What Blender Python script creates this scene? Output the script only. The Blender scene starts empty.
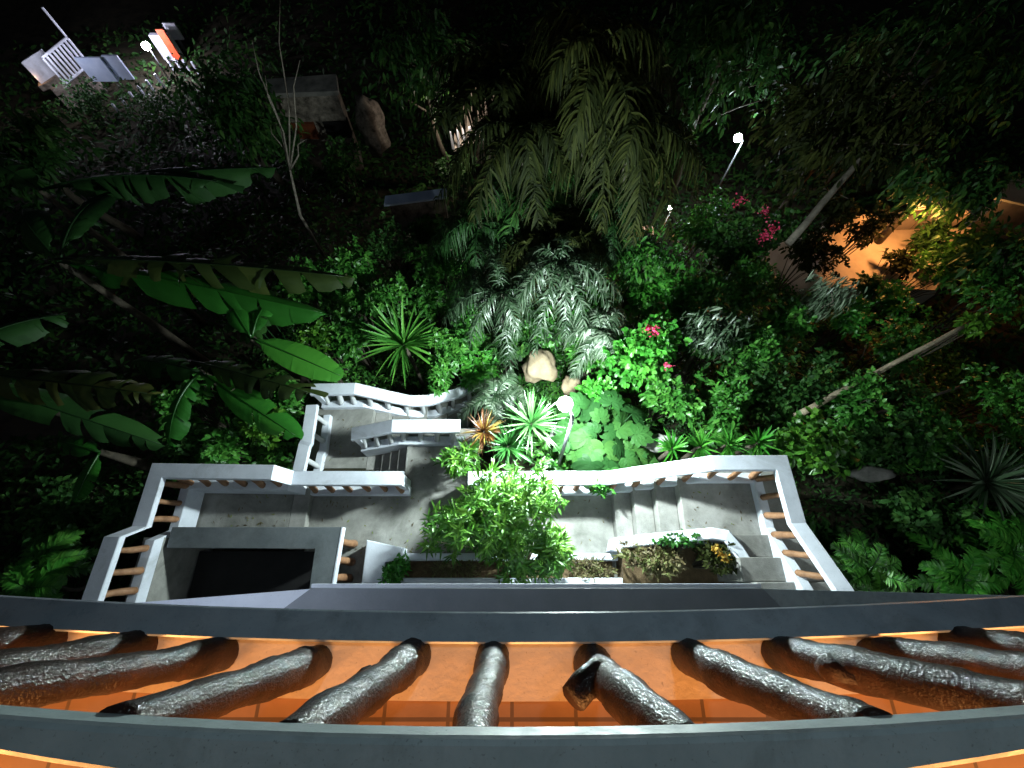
import bpy, bmesh, math, random
import numpy as np
from mathutils import Vector, Matrix

random.seed(7)
R = np.random.default_rng(11)
S = bpy.context.scene
COL = S.collection
PI = math.pi
H = 9.0                    # camera height above the walkway
F = 450.0
TH = math.radians(23.5)

# ------------------------------------------------------------------ camera
cam = bpy.data.cameras.new('camera')
cam.sensor_width = 36.0
cam.lens = F / 1024 * 36
cam.clip_start = 0.05
cam.clip_end = 2000
camo = bpy.data.objects.new('camera', cam)
camo.location = (0, 0, H)
camo.rotation_euler = (TH, 0, 0)
COL.objects.link(camo)
S.camera = camo


def at(px, py, z):
    """the point of the world seen at a pixel, at height z"""
    xc, yc = (px - 512) / F, (384 - py) / F
    dx = xc
    dy = yc * math.cos(TH) + math.sin(TH)
    dz = yc * math.sin(TH) - math.cos(TH)
    t = (z - H) / dz
    return Vector((dx * t, dy * t, z))


def terr(x, y):
    pts = [(-400, -.45), (2.0, -.45), (3.0, -1.3), (5.0, -3.2), (10, -5.2), (24, -9.6), (40, -10.6), (120, -14), (900, -20)]
    for (a, za), (b, zb) in zip(pts, pts[1:]):
        if y <= b:
            z = za + (zb - za) * (y - a) / (b - a)
            break
    k = min(1, max(0, (y - 2.2) / 2))
    return z + k * (.22 * math.sin(x * .7 + 1.3) * math.cos(y * .6) + .12 * math.sin(x * 1.9) * math.sin(y * 1.6 + 2))


# ------------------------------------------------------------------ materials
def mat(name):
    m = bpy.data.materials.new(name)
    m.use_nodes = True
    nt = m.node_tree
    return m, nt, nt.nodes['Principled BSDF']


def ramp(nt, fac, stops):
    r = nt.nodes.new('ShaderNodeValToRGB')
    els = r.color_ramp.elements
    while len(els) < len(stops):
        els.new(.5)
    for e, (p, c) in zip(els, stops):
        e.position = p
        e.color = (*c, 1)
    nt.links.new(fac, r.inputs[0])
    return r.outputs[0]


def noise(nt, scale, detail=6, rough=.6, vec=None, dist=0):
    n = nt.nodes.new('ShaderNodeTexNoise')
    n.inputs['Scale'].default_value = scale
    n.inputs['Detail'].default_value = detail
    n.inputs['Roughness'].default_value = rough
    n.inputs['Distortion'].default_value = dist
    if vec is None:
        vec = nt.nodes.new('ShaderNodeTexCoord').outputs['Object']
    nt.links.new(vec, n.inputs['Vector'])
    return n.outputs['Fac']


def bump(nt, b, h, strength=.3, dist=.02):
    bn = nt.nodes.new('ShaderNodeBump')
    bn.inputs['Strength'].default_value = strength
    bn.inputs['Distance'].default_value = dist
    nt.links.new(h, bn.inputs['Height'])
    nt.links.new(bn.outputs[0], b.inputs['Normal'])


def solid(name, c1, c2, scale=6, rough=.6, bs=.25, spec=.4, bscale=40, coat=0, detail=10):
    m, nt, b = mat(name)
    f = noise(nt, scale, detail, .68)
    nt.links.new(ramp(nt, f, [(.32, c1), (.68, c2)]), b.inputs['Base Color'])
    b.inputs['Roughness'].default_value = rough
    b.inputs['Specular IOR Level'].default_value = spec
    b.inputs['Coat Weight'].default_value = coat
    if bs:
        bump(nt, b, noise(nt, bscale, 4), bs, .01)
    return m


def weathered(name, c1, c2, stain, scale, lo=.52, hi=.72, amt=.7, rough=.6, spec=.4, bs=.3, bscale=40, sscale=1.3, speck=90):
    m, nt, b = mat(name)
    base = ramp(nt, noise(nt, scale, 10, .68), [(.32, c1), (.68, c2)])
    f = noise(nt, sscale, 12, .72, None, .6)
    msk = ramp(nt, f, [(lo, (0, 0, 0)), (hi, (amt, amt, amt))])
    mx = nt.nodes.new('ShaderNodeMixRGB')
    nt.links.new(msk, mx.inputs[0])
    nt.links.new(base, mx.inputs[1])
    mx.inputs[2].default_value = (*stain, 1)
    sp = ramp(nt, noise(nt, speck, 3, .5), [(.64, (0, 0, 0)), (.74, (.6, .6, .6))])
    m2 = nt.nodes.new('ShaderNodeMixRGB')
    nt.links.new(sp, m2.inputs[0])
    nt.links.new(mx.outputs[0], m2.inputs[1])
    m2.inputs[2].default_value = (*[q * .8 for q in stain], 1)
    nt.links.new(m2.outputs[0], b.inputs['Base Color'])
    b.inputs['Specular IOR Level'].default_value = spec
    rr = ramp(nt, noise(nt, scale * 2.3, 8, .7), [(.3, (rough * .75,) * 3), (.7, (min(1, rough * 1.3),) * 3)])
    nt.links.new(rr, b.inputs['Roughness'])
    if bs:
        bump(nt, b, noise(nt, bscale, 5), bs, .008)
    return m


def leafmat(name, stops, rough=.4, trans=.25, spec=.5):
    """per-leaf tint (0..1, stored on the faces) picks the leaf colour"""
    m, nt, b = mat(name)
    a = nt.nodes.new('ShaderNodeAttribute')
    a.attribute_name = 'tint'
    col = ramp(nt, a.outputs['Fac'], stops)
    nt.links.new(col, b.inputs['Base Color'])
    b.inputs['Roughness'].default_value = rough
    b.inputs['Specular IOR Level'].default_value = spec
    if trans:
        t = nt.nodes.new('ShaderNodeBsdfTranslucent')
        nt.links.new(col, t.inputs['Color'])
        mx = nt.nodes.new('ShaderNodeMixShader')
        mx.inputs[0].default_value = trans
        nt.links.new(b.outputs[0], mx.inputs[1])
        nt.links.new(t.outputs[0], mx.inputs[2])
        nt.links.new(mx.outputs[0], nt.nodes['Material Output'].inputs['Surface'])
    return m


def glow(name, col, strength):
    m, nt, b = mat(name)
    b.inputs['Base Color'].default_value = (.8, .8, .8, 1)
    b.inputs['Emission Color'].default_value = (*col, 1)
    b.inputs['Emission Strength'].default_value = strength
    return m


# a little grime on the copings
DARKC = solid('dark_fascia_paint', (.12, .14, .165), (.17, .19, .22), 2, .5, .15, .4, 50)
BLACKP = solid('shade_and_window_black', (.006, .006, .007), (.014, .013, .013), 3, .6, .3, .3)  # near-black colour for the stairwell shade, also used on a dark window
SOIL = solid('planter_soil', (.07, .045, .025), (.16, .11, .06), 9, .95, 1.0, .2, 30)
EARTH = solid('hillside_earth', (.012, .014, .008), (.05, .042, .025), 1.6, .95, 1.0, .2, 8, detail=12)
LOGB = solid('brown_log', (.16, .075, .035), (.32, .17, .09), 7, .55, .5, .4, 30)
BARK = solid('grey_bark', (.09, .08, .065), (.24, .21, .17), 5, .85, .8, .2, 18)
PALEBARK = solid('pale_bark', (.22, .18, .12), (.46, .38, .27), 6, .8, .7, .2, 20)
DARKBARK = solid('dark_bark', (.03, .026, .02), (.09, .075, .055), 5, .9, .8, .2, 18)
STEEL = solid('pole_paint', (.10, .11, .115), (.17, .18, .185), 8, .35, .1, .5)
ROCK = solid('tan_rock', (.20, .15, .09), (.42, .33, .22), 3.5, .85, .9, .3, 12)
GREYROCK = solid('grey_rock', (.13, .13, .12), (.34, .33, .31), 3.5, .85, .9, .3, 12)
STAIN = solid('weathered_wall', (.07, .07, .065), (.26, .25, .23), 1.2, .9, .5, .3, 12, detail=12)
DARKSTAIN = solid('mottled_rock', (.03, .026, .02), (.34, .29, .24), 3.2, .9, 1.0, .2, 9, detail=12)
PINKW = solid('warm_wall_plaster', (.42, .36, .30), (.55, .48, .41), 2, .8, .3, .3, 20)
METALROOF = solid('roof_sheet', (.20, .23, .20), (.30, .33, .29), 2, .6, .2, .4, 20)
BLUEPANEL = solid('pale_blue_panel', (.40, .48, .66), (.55, .62, .78), 2, .6, .1, .4, 20)
RUST = solid('rusty_shutter', (.12, .03, .015), (.22, .06, .02), 4, .7, .1, .3)
REDP = solid('red_panel', (.55, .06, .02), (.70, .12, .04), 4, .6, .1, .4)

WHITE = weathered('white_paint', (.50, .53, .60), (.68, .71, .79), (.20, .21, .19), 1.6, .54, .78, .65, .55, .4, .25, 30)
GREYP = weathered('grey_paint', (.20, .25, .285), (.29, .345, .385), (.10, .12, .12), 5, .50, .75, .6, .32, .5, .10, 40, 6, 160)
RAILP = weathered('dull_grey_paint', (.17, .215, .22), (.235, .28, .285), (.09, .105, .10), 6, .50, .75, .6, .55, .3, .12, 40, 7, 180)
CONC = weathered('walkway_concrete', (.17, .168, .155), (.30, .295, .275), (.06, .062, .05), 2.2, .48, .72, .75, .8, .3, .5, 55, .9, 60)
STEPC = weathered('step_concrete', (.19, .187, .172), (.31, .30, .285), (.07, .07, .058), 3, .50, .74, .7, .8, .3, .5, 45, 1.3, 60)
CURB = weathered('cream_curb', (.50, .40, .30), (.60, .49, .37), (.28, .20, .13), 4, .52, .8, .5, .5, .4, .2, 50, 3, 120)
PALE = weathered('pale_render', (.50, .54, .62), (.60, .64, .71), (.30, .32, .34), 1.5, .56, .8, .5, .6, .4, .2, 30)
GREYC = weathered('grey_render', (.10, .115, .125), (.16, .175, .185), (.05, .055, .05), 2, .5, .75, .6, .7, .3, .3, 25)

# dark varnished logs of the balcony
VLOG, nt, b = mat('varnished_log')
f1 = noise(nt, 9, 10, .65)
nt.links.new(ramp(nt, f1, [(.3, (.005, .003, .003)), (.55, (.018, .009, .007)), (.8, (.055, .024, .014))]), b.inputs['Base Color'])
b.inputs['Roughness'].default_value = .7
b.inputs['Specular IOR Level'].default_value = .06
b.inputs['Coat Weight'].default_value = .30
b.inputs['Coat Roughness'].default_value = .12
v = nt.nodes.new('ShaderNodeTexCoord')
mp = nt.nodes.new('ShaderNodeMapping')
mp.inputs['Scale'].default_value = (1, 1, .7)
nt.links.new(v.outputs['Object'], mp.inputs[0])
bn = nt.nodes.new('ShaderNodeBump')
bn.inputs['Strength'].default_value = .46
bn.inputs['Distance'].default_value = .010
nt.links.new(noise(nt, 150, 3, .6, mp.outputs[0], .2), bn.inputs['Height'])
nt.links.new(bn.outputs[0], b.inputs['Normal'])
nt.links.new(bn.outputs[0], b.inputs['Coat Normal'])

# tile floor of the balcony
TILE, nt, b = mat('balcony_tile')
br = nt.nodes.new('ShaderNodeTexBrick')
br.offset = 0
br.inputs['Color1'].default_value = (.26, .15, .085, 1)
br.inputs['Color2'].default_value = (.20, .115, .065, 1)
br.inputs['Mortar'].default_value = (.09, .055, .035, 1)
br.inputs['Scale'].default_value = 1
br.inputs['Mortar Size'].default_value = .006
br.inputs['Brick Width'].default_value = .2
br.inputs['Row Height'].default_value = .2
nt.links.new(nt.nodes.new('ShaderNodeTexCoord').outputs['Object'], br.inputs[0])
mx = nt.nodes.new('ShaderNodeMixRGB')
mx.blend_type = 'MULTIPLY'
mx.inputs[0].default_value = .6
nt.links.new(br.outputs[0], mx.inputs[1])
nt.links.new(ramp(nt, noise(nt, 5, 8), [(.3, (.55, .5, .45)), (.7, (1, 1, 1))]), mx.inputs[2])
nt.links.new(mx.outputs[0], b.inputs['Base Color'])
b.inputs['Roughness'].default_value = .45

L_YEL = leafmat('yellow_green_leaf', [(0, (.016, .065, .008)), (.5, (.050, .165, .014)), (1, (.13, .28, .03))], .42, .25)
L_MID = leafmat('mid_green_leaf', [(0, (.014, .07, .009)), (.5, (.045, .19, .025)), (1, (.12, .34, .05))], .4, .25)
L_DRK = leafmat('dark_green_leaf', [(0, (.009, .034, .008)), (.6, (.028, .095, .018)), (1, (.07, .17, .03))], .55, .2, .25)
L_BRI = leafmat('bright_green_leaf', [(0, (.02, .12, .014)), (.5, (.045, .24, .024)), (1, (.11, .36, .045))], .4, .3)
L_SIL = leafmat('silver_leaf', [(0, (.015, .04, .014)), (.5, (.065, .105, .058)), (1, (.27, .33, .24))], .38, .2, .6)
L_RED = leafmat('copper_leaf', [(0, (.06, .02, .008)), (.5, (.15, .06, .016)), (1, (.22, .16, .03))], .4, .25)
L_SPK = leafmat('spiky_leaf', [(0, (.010, .055, .010)), (.5, (.026, .105, .019)), (1, (.10, .165, .07))], .35, .15, .6)
L_TAR = leafmat('taro_leaf', [(0, (.010, .045, .010)), (.5, (.020, .080, .017)), (1, (.045, .125, .025))], .6, .3, .2)
L_BAN = leafmat('banana_leaf_green', [(0, (.015, .085, .01)), (.5, (.03, .17, .02)), (1, (.07, .27, .03))], .35, .4)
L_BAY = leafmat('banana_leaf_yellowed', [(0, (.010, .024, .005)), (.5, (.030, .050, .009)), (1, (.10, .10, .022))], .45, .35)
L_DRY = leafmat('dry_plant', [(0, (.06, .04, .02)), (.5, (.14, .11, .045)), (1, (.16, .22, .05))], .6, .2)
L_PINK = leafmat('pink_bract', [(0, (.45, .02, .06)), (.5, (.70, .04, .14)), (1, (.85, .12, .25))], .5, .35)
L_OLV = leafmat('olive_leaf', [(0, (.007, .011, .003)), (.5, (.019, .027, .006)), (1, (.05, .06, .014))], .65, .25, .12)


# ------------------------------------------------------------------ object helpers
def link(o, parent=None):
    COL.objects.link(o)
    if parent is not None:
        o.parent = parent
        o.matrix_parent_inverse = Matrix.Translation(-Vector(parent.location))
    return o


def meta(o, label=None, cat=None, group=None, kind=None):
    for k, v in (('label', label), ('category', cat), ('group', group), ('kind', kind)):
        if v:
            o[k] = v
    return o


def thing(name, label, cat, loc=(0, 0, 0), group=None):
    o = bpy.data.objects.new(name, None)
    o.location = loc
    o.empty_display_size = .2
    COL.objects.link(o)
    return meta(o, label, cat, group)


def from_bm(name, bm, m, parent=None, smooth=False):
    me = bpy.data.meshes.new(name)
    bmesh.ops.recalc_face_normals(bm, faces=bm.faces)
    bm.to_mesh(me)
    bm.free()
    me.materials.append(m)
    if smooth:
        for p in me.polygons:
            p.use_smooth = True
    return link(bpy.data.objects.new(name, me), parent)


def box(bm, x0, x1, y0, y1, z0, z1, bev=0):
    r = bmesh.ops.create_cube(bm, size=1)
    vs = r['verts']
    for v in vs:
        v.co = Vector(((x0 + x1) / 2 + v.co.x * (x1 - x0), (y0 + y1) / 2 + v.co.y * (y1 - y0), (z0 + z1) / 2 + v.co.z * (z1 - z0)))
    if bev:
        es = list({e for v in vs for e in v.link_edges})
        bmesh.ops.bevel(bm, geom=es, offset=bev, segments=2, affect='EDGES', profile=.5)


def prism(bm, poly, z0, z1, bev=0):
    lo = [bm.verts.new((x, y, z0)) for x, y in poly]
    hi = [bm.verts.new((x, y, z1)) for x, y in poly]
    n = len(poly)
    bm.faces.new(lo[::-1])
    top = bm.faces.new(hi)
    for i in range(n):
        bm.faces.new((lo[i], lo[(i + 1) % n], hi[(i + 1) % n], hi[i]))
    if bev:
        bmesh.ops.bevel(bm, geom=list(top.edges), offset=bev, segments=2, affect='EDGES', profile=.5)


def tube(bm, pts, rads, n=8, jit=0.0, cap=True):
    pts = [Vector(p) for p in pts]
    rings = []
    ref = Vector((.31, .87, .2))
    for i, p in enumerate(pts):
        t = (pts[min(i + 1, len(pts) - 1)] - pts[max(i - 1, 0)]).normalized()
        if abs(t.dot(ref)) > .95:
            ref = Vector((1, .1, 0))
        a = t.cross(ref).normalized()
        b2 = t.cross(a)
        ring = []
        for k in range(n):
            an = 2 * PI * k / n
            r = rads[i] * (1 + (random.uniform(-jit, jit) if jit else 0))
            ring.append(bm.verts.new(p + (a * math.cos(an) + b2 * math.sin(an)) * r))
        rings.append(ring)
    for r0, r1 in zip(rings, rings[1:]):
        for k in range(n):
            bm.faces.new((r0[k], r0[(k + 1) % n], r1[(k + 1) % n], r1[k]))
    if cap:
        bm.faces.new(rings[0][::-1])
        bm.faces.new(rings[-1])


def sweep(bm, pts, w, t, bev=.012, off=0.0):
    """rectangular bar along a polyline of top-centre points, mitred in plan"""
    pts = [Vector(p) for p in pts]
    n = len(pts)
    sec = []
    last = None
    for i in range(n):
        dirs = []
        for a, b2 in ((i - 1, i), (i, i + 1)):
            if a >= 0 and b2 < n:
                d = (pts[b2] - pts[a]).to_2d()
                if d.length > 1e-4:
                    dirs.append(d.normalized())
        if not dirs:
            dirs = [last]
        d = dirs[0]
        if len(dirs) == 2:
            m = dirs[0] + dirs[1]
            m.normalize()
            sc = 1 / max(.35, m.dot(dirs[0]))
        else:
            m, sc = d, 1
        last = dirs[-1]
        nv = Vector((-m.y, m.x, 0)) * sc
        c = pts[i]
        e = bev
        prof = [(-w / 2, -t), (-w / 2, -e), (-w / 2 + e, 0), (w / 2 - e, 0), (w / 2, -e), (w / 2, -t)]
        sec.append([bm.verts.new(c + nv * (q + off) + Vector((0, 0, z))) for q, z in prof])
    m = len(sec[0])
    for s0, s1 in zip(sec, sec[1:]):
        for k in range(m):
            bm.faces.new((s0[k], s0[(k + 1) % m], s1[(k + 1) % m], s1[k]))
    bm.faces.new(sec[0][::-1])
    bm.faces.new(sec[-1])


# ------------------------------------------------------------------ leaves
def nrm(a):
    return a / np.maximum(np.linalg.norm(a, axis=-1, keepdims=True), 1e-9)


P_LANCE = lambda t: np.sin(np.clip(t * .97 + .03, 0, 1) ** .8 * PI) ** .85
P_BLADE = lambda t: np.clip(np.minimum(.55 + t * 2.5, 1) * (1 - t ** 2.2), 0, 1)
P_ROUND = lambda t: np.sin(np.clip(t * .94 + .06, 0, 1) * PI) ** .6
P_HEART = lambda t: np.array([.55, 1.0, 1.0, .82, .5, .0])


class Leaves:
    def __init__(self):
        self.v, self.f, self.t, self.n = [], [], [], 0

    def add(self, B, D, U, L, W, prof=P_LANCE, nseg=3, droop=.2, fold=.25, tint=None):
        B, D, U = np.atleast_2d(B).astype(float), nrm(np.atleast_2d(D).astype(float)), np.atleast_2d(U).astype(float)
        N = len(B)
        D = np.broadcast_to(D, (N, 3))
        U = np.broadcast_to(U, (N, 3))
        L = np.broadcast_to(np.asarray(L, float), (N,))
        W = np.broadcast_to(np.asarray(W, float), (N,))
        droop = np.broadcast_to(np.asarray(droop, float), (N,))
        s = np.cross(D, U)
        bad = np.linalg.norm(s, axis=1) < 1e-3
        s[bad] = np.cross(D[bad], np.array([.3, .8, .1]))
        s = nrm(s)
        nn = nrm(np.cross(s, D))
        t = np.linspace(0, 1, nseg + 1)
        pf = prof(t)
        c = B[:, None] + D[:, None] * (L[:, None] * t)[..., None]
        c[..., 2] -= droop[:, None] * L[:, None] * t ** 2
        e = (W[:, None] * .5 * pf)[..., None]
        l = c - s[:, None] * e + nn[:, None] * e * fold
        r = c + s[:, None] * e + nn[:, None] * e * fold
        V = np.stack([l, c, r], axis=2).reshape(-1, 3)
        k = nseg + 1
        base = self.n + np.arange(N)[:, None] * k * 3
        i = np.arange(nseg)[None] * 3
        q1 = np.stack([base + i, base + i + 1, base + i + 4, base + i + 3], -1)
        q2 = np.stack([base + i + 1, base + i + 2, base + i + 5, base + i + 4], -1)
        Fq = np.stack([q1, q2], 2).reshape(-1, 4)
        if tint is None:
            tint = R.random(N)
        tint = np.broadcast_to(np.asarray(tint, float), (N,))
        self.v.append(V)
        self.f.append(Fq)
        self.t.append(np.repeat(tint, nseg * 2))
        self.n += len(V)

    def quads(self, V, Fq, tint):
        self.v.append(np.asarray(V, float))
        self.f.append(np.asarray(Fq) + self.n)
        self.t.append(np.asarray(tint, float))
        self.n += len(V)

    def build(self, name, m, parent=None):
        V = np.concatenate(self.v)
        Fq = np.concatenate(self.f)
        T = np.clip(np.concatenate(self.t), 0, 1)
        me = bpy.data.meshes.new(name)
        me.vertices.add(len(V))
        me.vertices.foreach_set('co', V.astype(np.float32).ravel())
        me.loops.add(len(Fq) * 4)
        me.loops.foreach_set('vertex_index', Fq.astype(np.int32).ravel())
        me.polygons.add(len(Fq))
        me.polygons.foreach_set('loop_start', (np.arange(len(Fq)) * 4).astype(np.int32))
        me.polygons.foreach_set('loop_total', np.full(len(Fq), 4, np.int32))
        me.update(calc_edges=True)
        a = me.attributes.new('tint', 'FLOAT', 'FACE')
        a.data.foreach_set('value', T.astype(np.float32))
        me.materials.append(m)
        return link(bpy.data.objects.new(name, me), parent)


def rdir(n, zmin=-1.0):
    z = R.uniform(zmin, 1, n)
    a = R.uniform(0, 2 * PI, n)
    q = np.sqrt(1 - z * z)
    return np.stack([q * np.cos(a), q * np.sin(a), z], 1)


def crown_points(n, rad, lobes=7, fill=.45):
    """uneven cloud of twig tips: a handful of lobes inside an ellipsoid"""
    c = rdir(lobes) * R.uniform(.25, .75, (lobes, 1))
    rr = R.uniform(.28, .55, lobes)
    k = R.integers(0, lobes, n)
    p = c[k] + rdir(n) * (R.uniform(fill, 1, (n, 1)) ** .6) * rr[k][:, None]
    return p * R.uniform(.72, 1.22, (n, 1)) * np.asarray(rad), k


def twig_mesh(bm, base, tips, r0, r1):
    base = Vector(base)
    for t in tips:
        t = Vector(t)
        mid = base.lerp(t, .55) + Vector((random.uniform(-.08, .08), random.uniform(-.08, .08), (t - base).length * .12))
        tube(bm, [base, mid, t], [r0, (r0 + r1) / 2, r1], 5)


UP = np.array([0, 0, 1.0])


def bush(name, label, cat, c, rad, n, per, L, W, m, group=None, prof=P_LANCE, droop=.3, bark=DARKBARK, root=None, lobes=7, hang=0.0, tint=(0, 1), nst=9, flower=None, stemr=.02):
    c = np.array(c, float)
    g = Vector(root) if root is not None else Vector((c[0], c[1], terr(c[0], c[1])))
    o = thing(name, label, cat, g, group)
    p, k = crown_points(n, rad, lobes)
    tips = c + p
    lv = Leaves()
    B = np.repeat(tips, per, 0) + R.normal(0, L * .18, (n * per, 3))
    out = nrm(np.repeat(p, per, 0) + 1e-6)
    D = nrm(out * .5 + rdir(n * per) * .9 + UP * (.25 - hang * 2.2))
    ti = tint[0] + (tint[1] - tint[0]) * np.clip(np.repeat(R.random(n), per) * .6 + R.random(n * per) * .4, 0, 1)
    lv.add(B, D, UP + rdir(n * per) * .5, L * R.uniform(.6, 1.25, n * per), W * R.uniform(.7, 1.2, n * per), prof, 3, droop, .22, ti)
    lv.build('foliage', m, o)
    bm = bmesh.new()
    twig_mesh(bm, g - Vector((0, 0, .1)), tips[R.choice(n, min(nst, n), False)], stemr, stemr * .35)
    from_bm('stem', bm, bark, o, True)
    if flower:
        fm, fpts, fr, fn = flower
        for q in fpts:
            fl = Leaves()
            B = np.array(q) + rdir(fn) * R.uniform(0, fr, (fn, 1))
            fl.add(B, rdir(fn), rdir(fn), .06, .055, P_ROUND, 2, .1, .4)
            fl.build('blossoms', fm, o)
    return o


def rosette(name, label, cat, c, n, L, W, m, group=None, zmin=-.1, droop=.35, stem=True, tint=(0, 1), nseg=6, bark=DARKBARK, fold=.35, axis=(0, 0, 1), prof=P_BLADE):
    c = np.array(c, float)
    g = Vector((c[0], c[1], terr(c[0], c[1])))
    o = thing(name, label, cat, g, group)
    lv = Leaves()
    d = nrm(rdir(n, zmin) + np.array(axis) * .25)
    Ls = L * R.uniform(.72, 1.12, n)
    ti = tint[0] + (tint[1] - tint[0]) * R.random(n)
    lv.add(c + d * .05, d, UP + rdir(n) * .15, Ls, W * R.uniform(.8, 1.15, n), prof, nseg, droop * (1.1 - np.clip(d[:, 2], 0, 1)) * R.uniform(.5, 1.4, n), fold, ti)
    lv.build('leaf_rosette', m, o)
    if stem:
        bm = bmesh.new()
        tube(bm, [g - Vector((0, 0, .1)), Vector(c).lerp(g, .5) + Vector((.03, .02, 0)), c], [.06, .05, .045], 7, .12)
        from_bm('stem', bm, bark, o, True)
    return o


def frond(lv, base, d, L, n, ll, lw, droop=.5, ldroop=.5, ang=60, tint=(0, 1), vee=.3, gap=0.0, ragged=.15):
    """pinnate frond; returns points of its rachis"""
    base, d = np.array(base, float), nrm(np.array(d, float))
    side = np.cross(d, UP)
    if np.linalg.norm(side) < .05:
        side = np.array([1.0, 0, 0])
    side = nrm(side)
    t = np.linspace(0, 1, 14)
    rp = base + d * (L * t)[:, None]
    rp[:, 2] -= droop * L * t ** 2
    tt = np.linspace(.1 + gap, .99, n)
    pos = np.stack([np.interp(tt, t, rp[:, i]) for i in range(3)], 1)
    tan = nrm(np.gradient(rp, axis=0))
    tg = nrm(np.stack([np.interp(tt, t, tan[:, i]) for i in range(3)], 1))
    env = np.sin(np.clip(tt * .86 + .14, 0, 1) * PI) ** .55
    for sgn in (-1, 1):
        nn = np.cross(side, tg)
        dd = tg * math.cos(math.radians(ang)) + side * sgn * math.sin(math.radians(ang)) + nn * vee + R.normal(0, ragged, (n, 3))
        lv.add(pos, dd, nn + R.normal(0, .1, (n, 3)), ll * env * R.uniform(.8, 1.1, n), lw * R.uniform(.8, 1.1, n), P_BLADE, 3, ldroop * R.uniform(.6, 1.4, n), .25, tint[0] + (tint[1] - tint[0]) * R.random(n))
    return rp


def rachis(bm, rp, r0, r1):
    tube(bm, [Vector(p) for p in rp], list(np.linspace(r0, r1, len(rp))), 5)


def banana_leaf(lv, base, d, L, W, droop=.5, torn=.5, twist=0.0, tint=(0, 1), n=30, hang=.25):
    base, d = np.array(base, float), nrm(np.array(d, float))
    t = np.linspace(0, 1, n + 1)
    rp = base + d * (L * t)[:, None]
    rp[:, 2] -= droop * L * t ** 2
    tan = nrm(np.gradient(rp, axis=0))
    side0 = nrm(np.cross(d, UP))
    env = np.where(t < .12, t / .12 * .25, np.sin(np.clip((t - .12) / .88 * .93 + .07, 0, 1) * PI) ** .5)
    for sgn in (-1, 1):
        gi = 0
        while gi < n:
            glen = max(1, int(R.integers(1, 5) if R.random() < torn else R.integers(5, 14)))
            ge = min(n, gi + glen)
            dr = R.uniform(.0, 1.5) * torn + hang * R.uniform(.6, 1.3)
            sw = R.normal(0, .26) * torn * W
            V, Q = [], []
            idx = np.arange(gi, ge + 1)
            for j, i in enumerate(idx):
                tn = tan[i]
                nn = nrm(np.cross(side0, tn)) * 1.0
                s = side0 * sgn * math.cos(twist) + nn * math.sin(twist) * sgn
                fr = (j / max(1, len(idx) - 1) - .5)
                for q in (0, .35, .7, 1.0):
                    w = W * .5 * env[i] * q
                    shrink = 1 - (.12 * q if torn > .2 else 0) * abs(fr) * 2
                    off = s * w * shrink + tn * (w * .28 + sw * q) + nn * (.16 * w * (1 - q))
                    p = rp[i] + off
                    p = p - tn * fr * q * (L / n) * (.9 if torn > .2 else 0)
                    p[2] -= dr * w * q * .9 + .02 * math.sin(i * 2.6) * q * W
                    V.append(p)
            for j in range(len(idx) - 1):
                for q in range(3):
                    a = j * 4 + q
                    Q.append((a, a + 1, a + 5, a + 4))
            base_t = R.random()
            lv.quads(V, Q, np.clip(tint[0] + (tint[1] - tint[0]) * (base_t * .6 + R.random(len(Q)) * .25 + .08), 0, 1))
            gi = ge
    return rp


# ================================================================== SETTING
xs = sorted(set(list(np.linspace(-400, -34, 12)) + list(np.linspace(-32, 32, 110)) + list(np.linspace(34, 400, 12))))
ys = sorted(set(list(np.linspace(-300, -4, 8)) + list(np.linspace(-3, 34, 90)) + list(np.linspace(36, 700, 22))))
bm = bmesh.new()
grid = [[bm.verts.new((x, y, terr(x, y))) for x in xs] for y in ys]
for r0, r1 in zip(grid, grid[1:]):
    for i in range(len(xs) - 1):
        bm.faces.new((r0[i], r0[i + 1], r1[i + 1], r1[i]))
meta(from_bm('ground', bm, EARTH, None, True), kind='structure')

# walkway slabs
bm = bmesh.new()
box(bm, -3.9, 1.94, -.34, 1.86, -.7, 0)
box(bm, -2.15, -.72, 1.862, 2.9, -1.6, -.003)
meta(from_bm('walkway', bm, CONC), kind='structure')
bm = bmesh.new()
box(bm, -6.25, -4.22, .66, 1.86, -.7, .17)
box(bm, -6.25, -5.9, -.34, .657, -.7, .95)
meta(from_bm('landing', bm, CONC), kind='structure')
bm = bmesh.new()
box(bm, -4.45, -3.15, 2.2, 3.9, -2.6, -.6)
meta(from_bm('path', bm, CONC), kind='structure')


def flight(label, boxes, name='stair_flight', m=STEPC):
    o = thing(name, label, 'steps', (boxes[0][0], boxes[0][2], boxes[0][4]))
    for bx in boxes:
        bm = bmesh.new()
        box(bm, *bx, bev=.012)
        from_bm('tread', bm, m, o)
    return o


flight('single shallow step up from the walkway to the left landing', [(-4.215, -3.905, .52, 1.86, -.6, .165)])
flight('four pale concrete steps rising along the right railing to the corner landing', [
    (1.945, 2.26, .5, 1.86, -.6, .24), (2.265, 2.6, .5, 1.86, -.6, .48), (2.605, 2.96, .5, 1.86, -.6, .72), (2.965, 4.75, .69, 1.86, -.6, .95)])
flight('grey steps beside the right hand white handrail climbing towards the house', [
    (3.5, 4.9, .33, .685, -.6, 1.15), (3.6, 4.95, -.03, .325, -.6, 1.36), (3.7, 5.0, -.4, -.035, -.6, 1.57)])
flight('steps going down between the two white railings of the upper garden', [
    (-3.145, -2.82, 2.78, 3.9, -2.6, -.82), (-2.815, -2.45, 2.78, 3.9, -2.6, -1.04), (-2.445, -2.05, 2.78, 4.0, -3, -1.26),
    (-2.045, -1.6, 2.9, 4.2, -3, -1.48), (-1.595, -1.1, 3.1, 4.6, -3.4, -1.7)])
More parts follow.
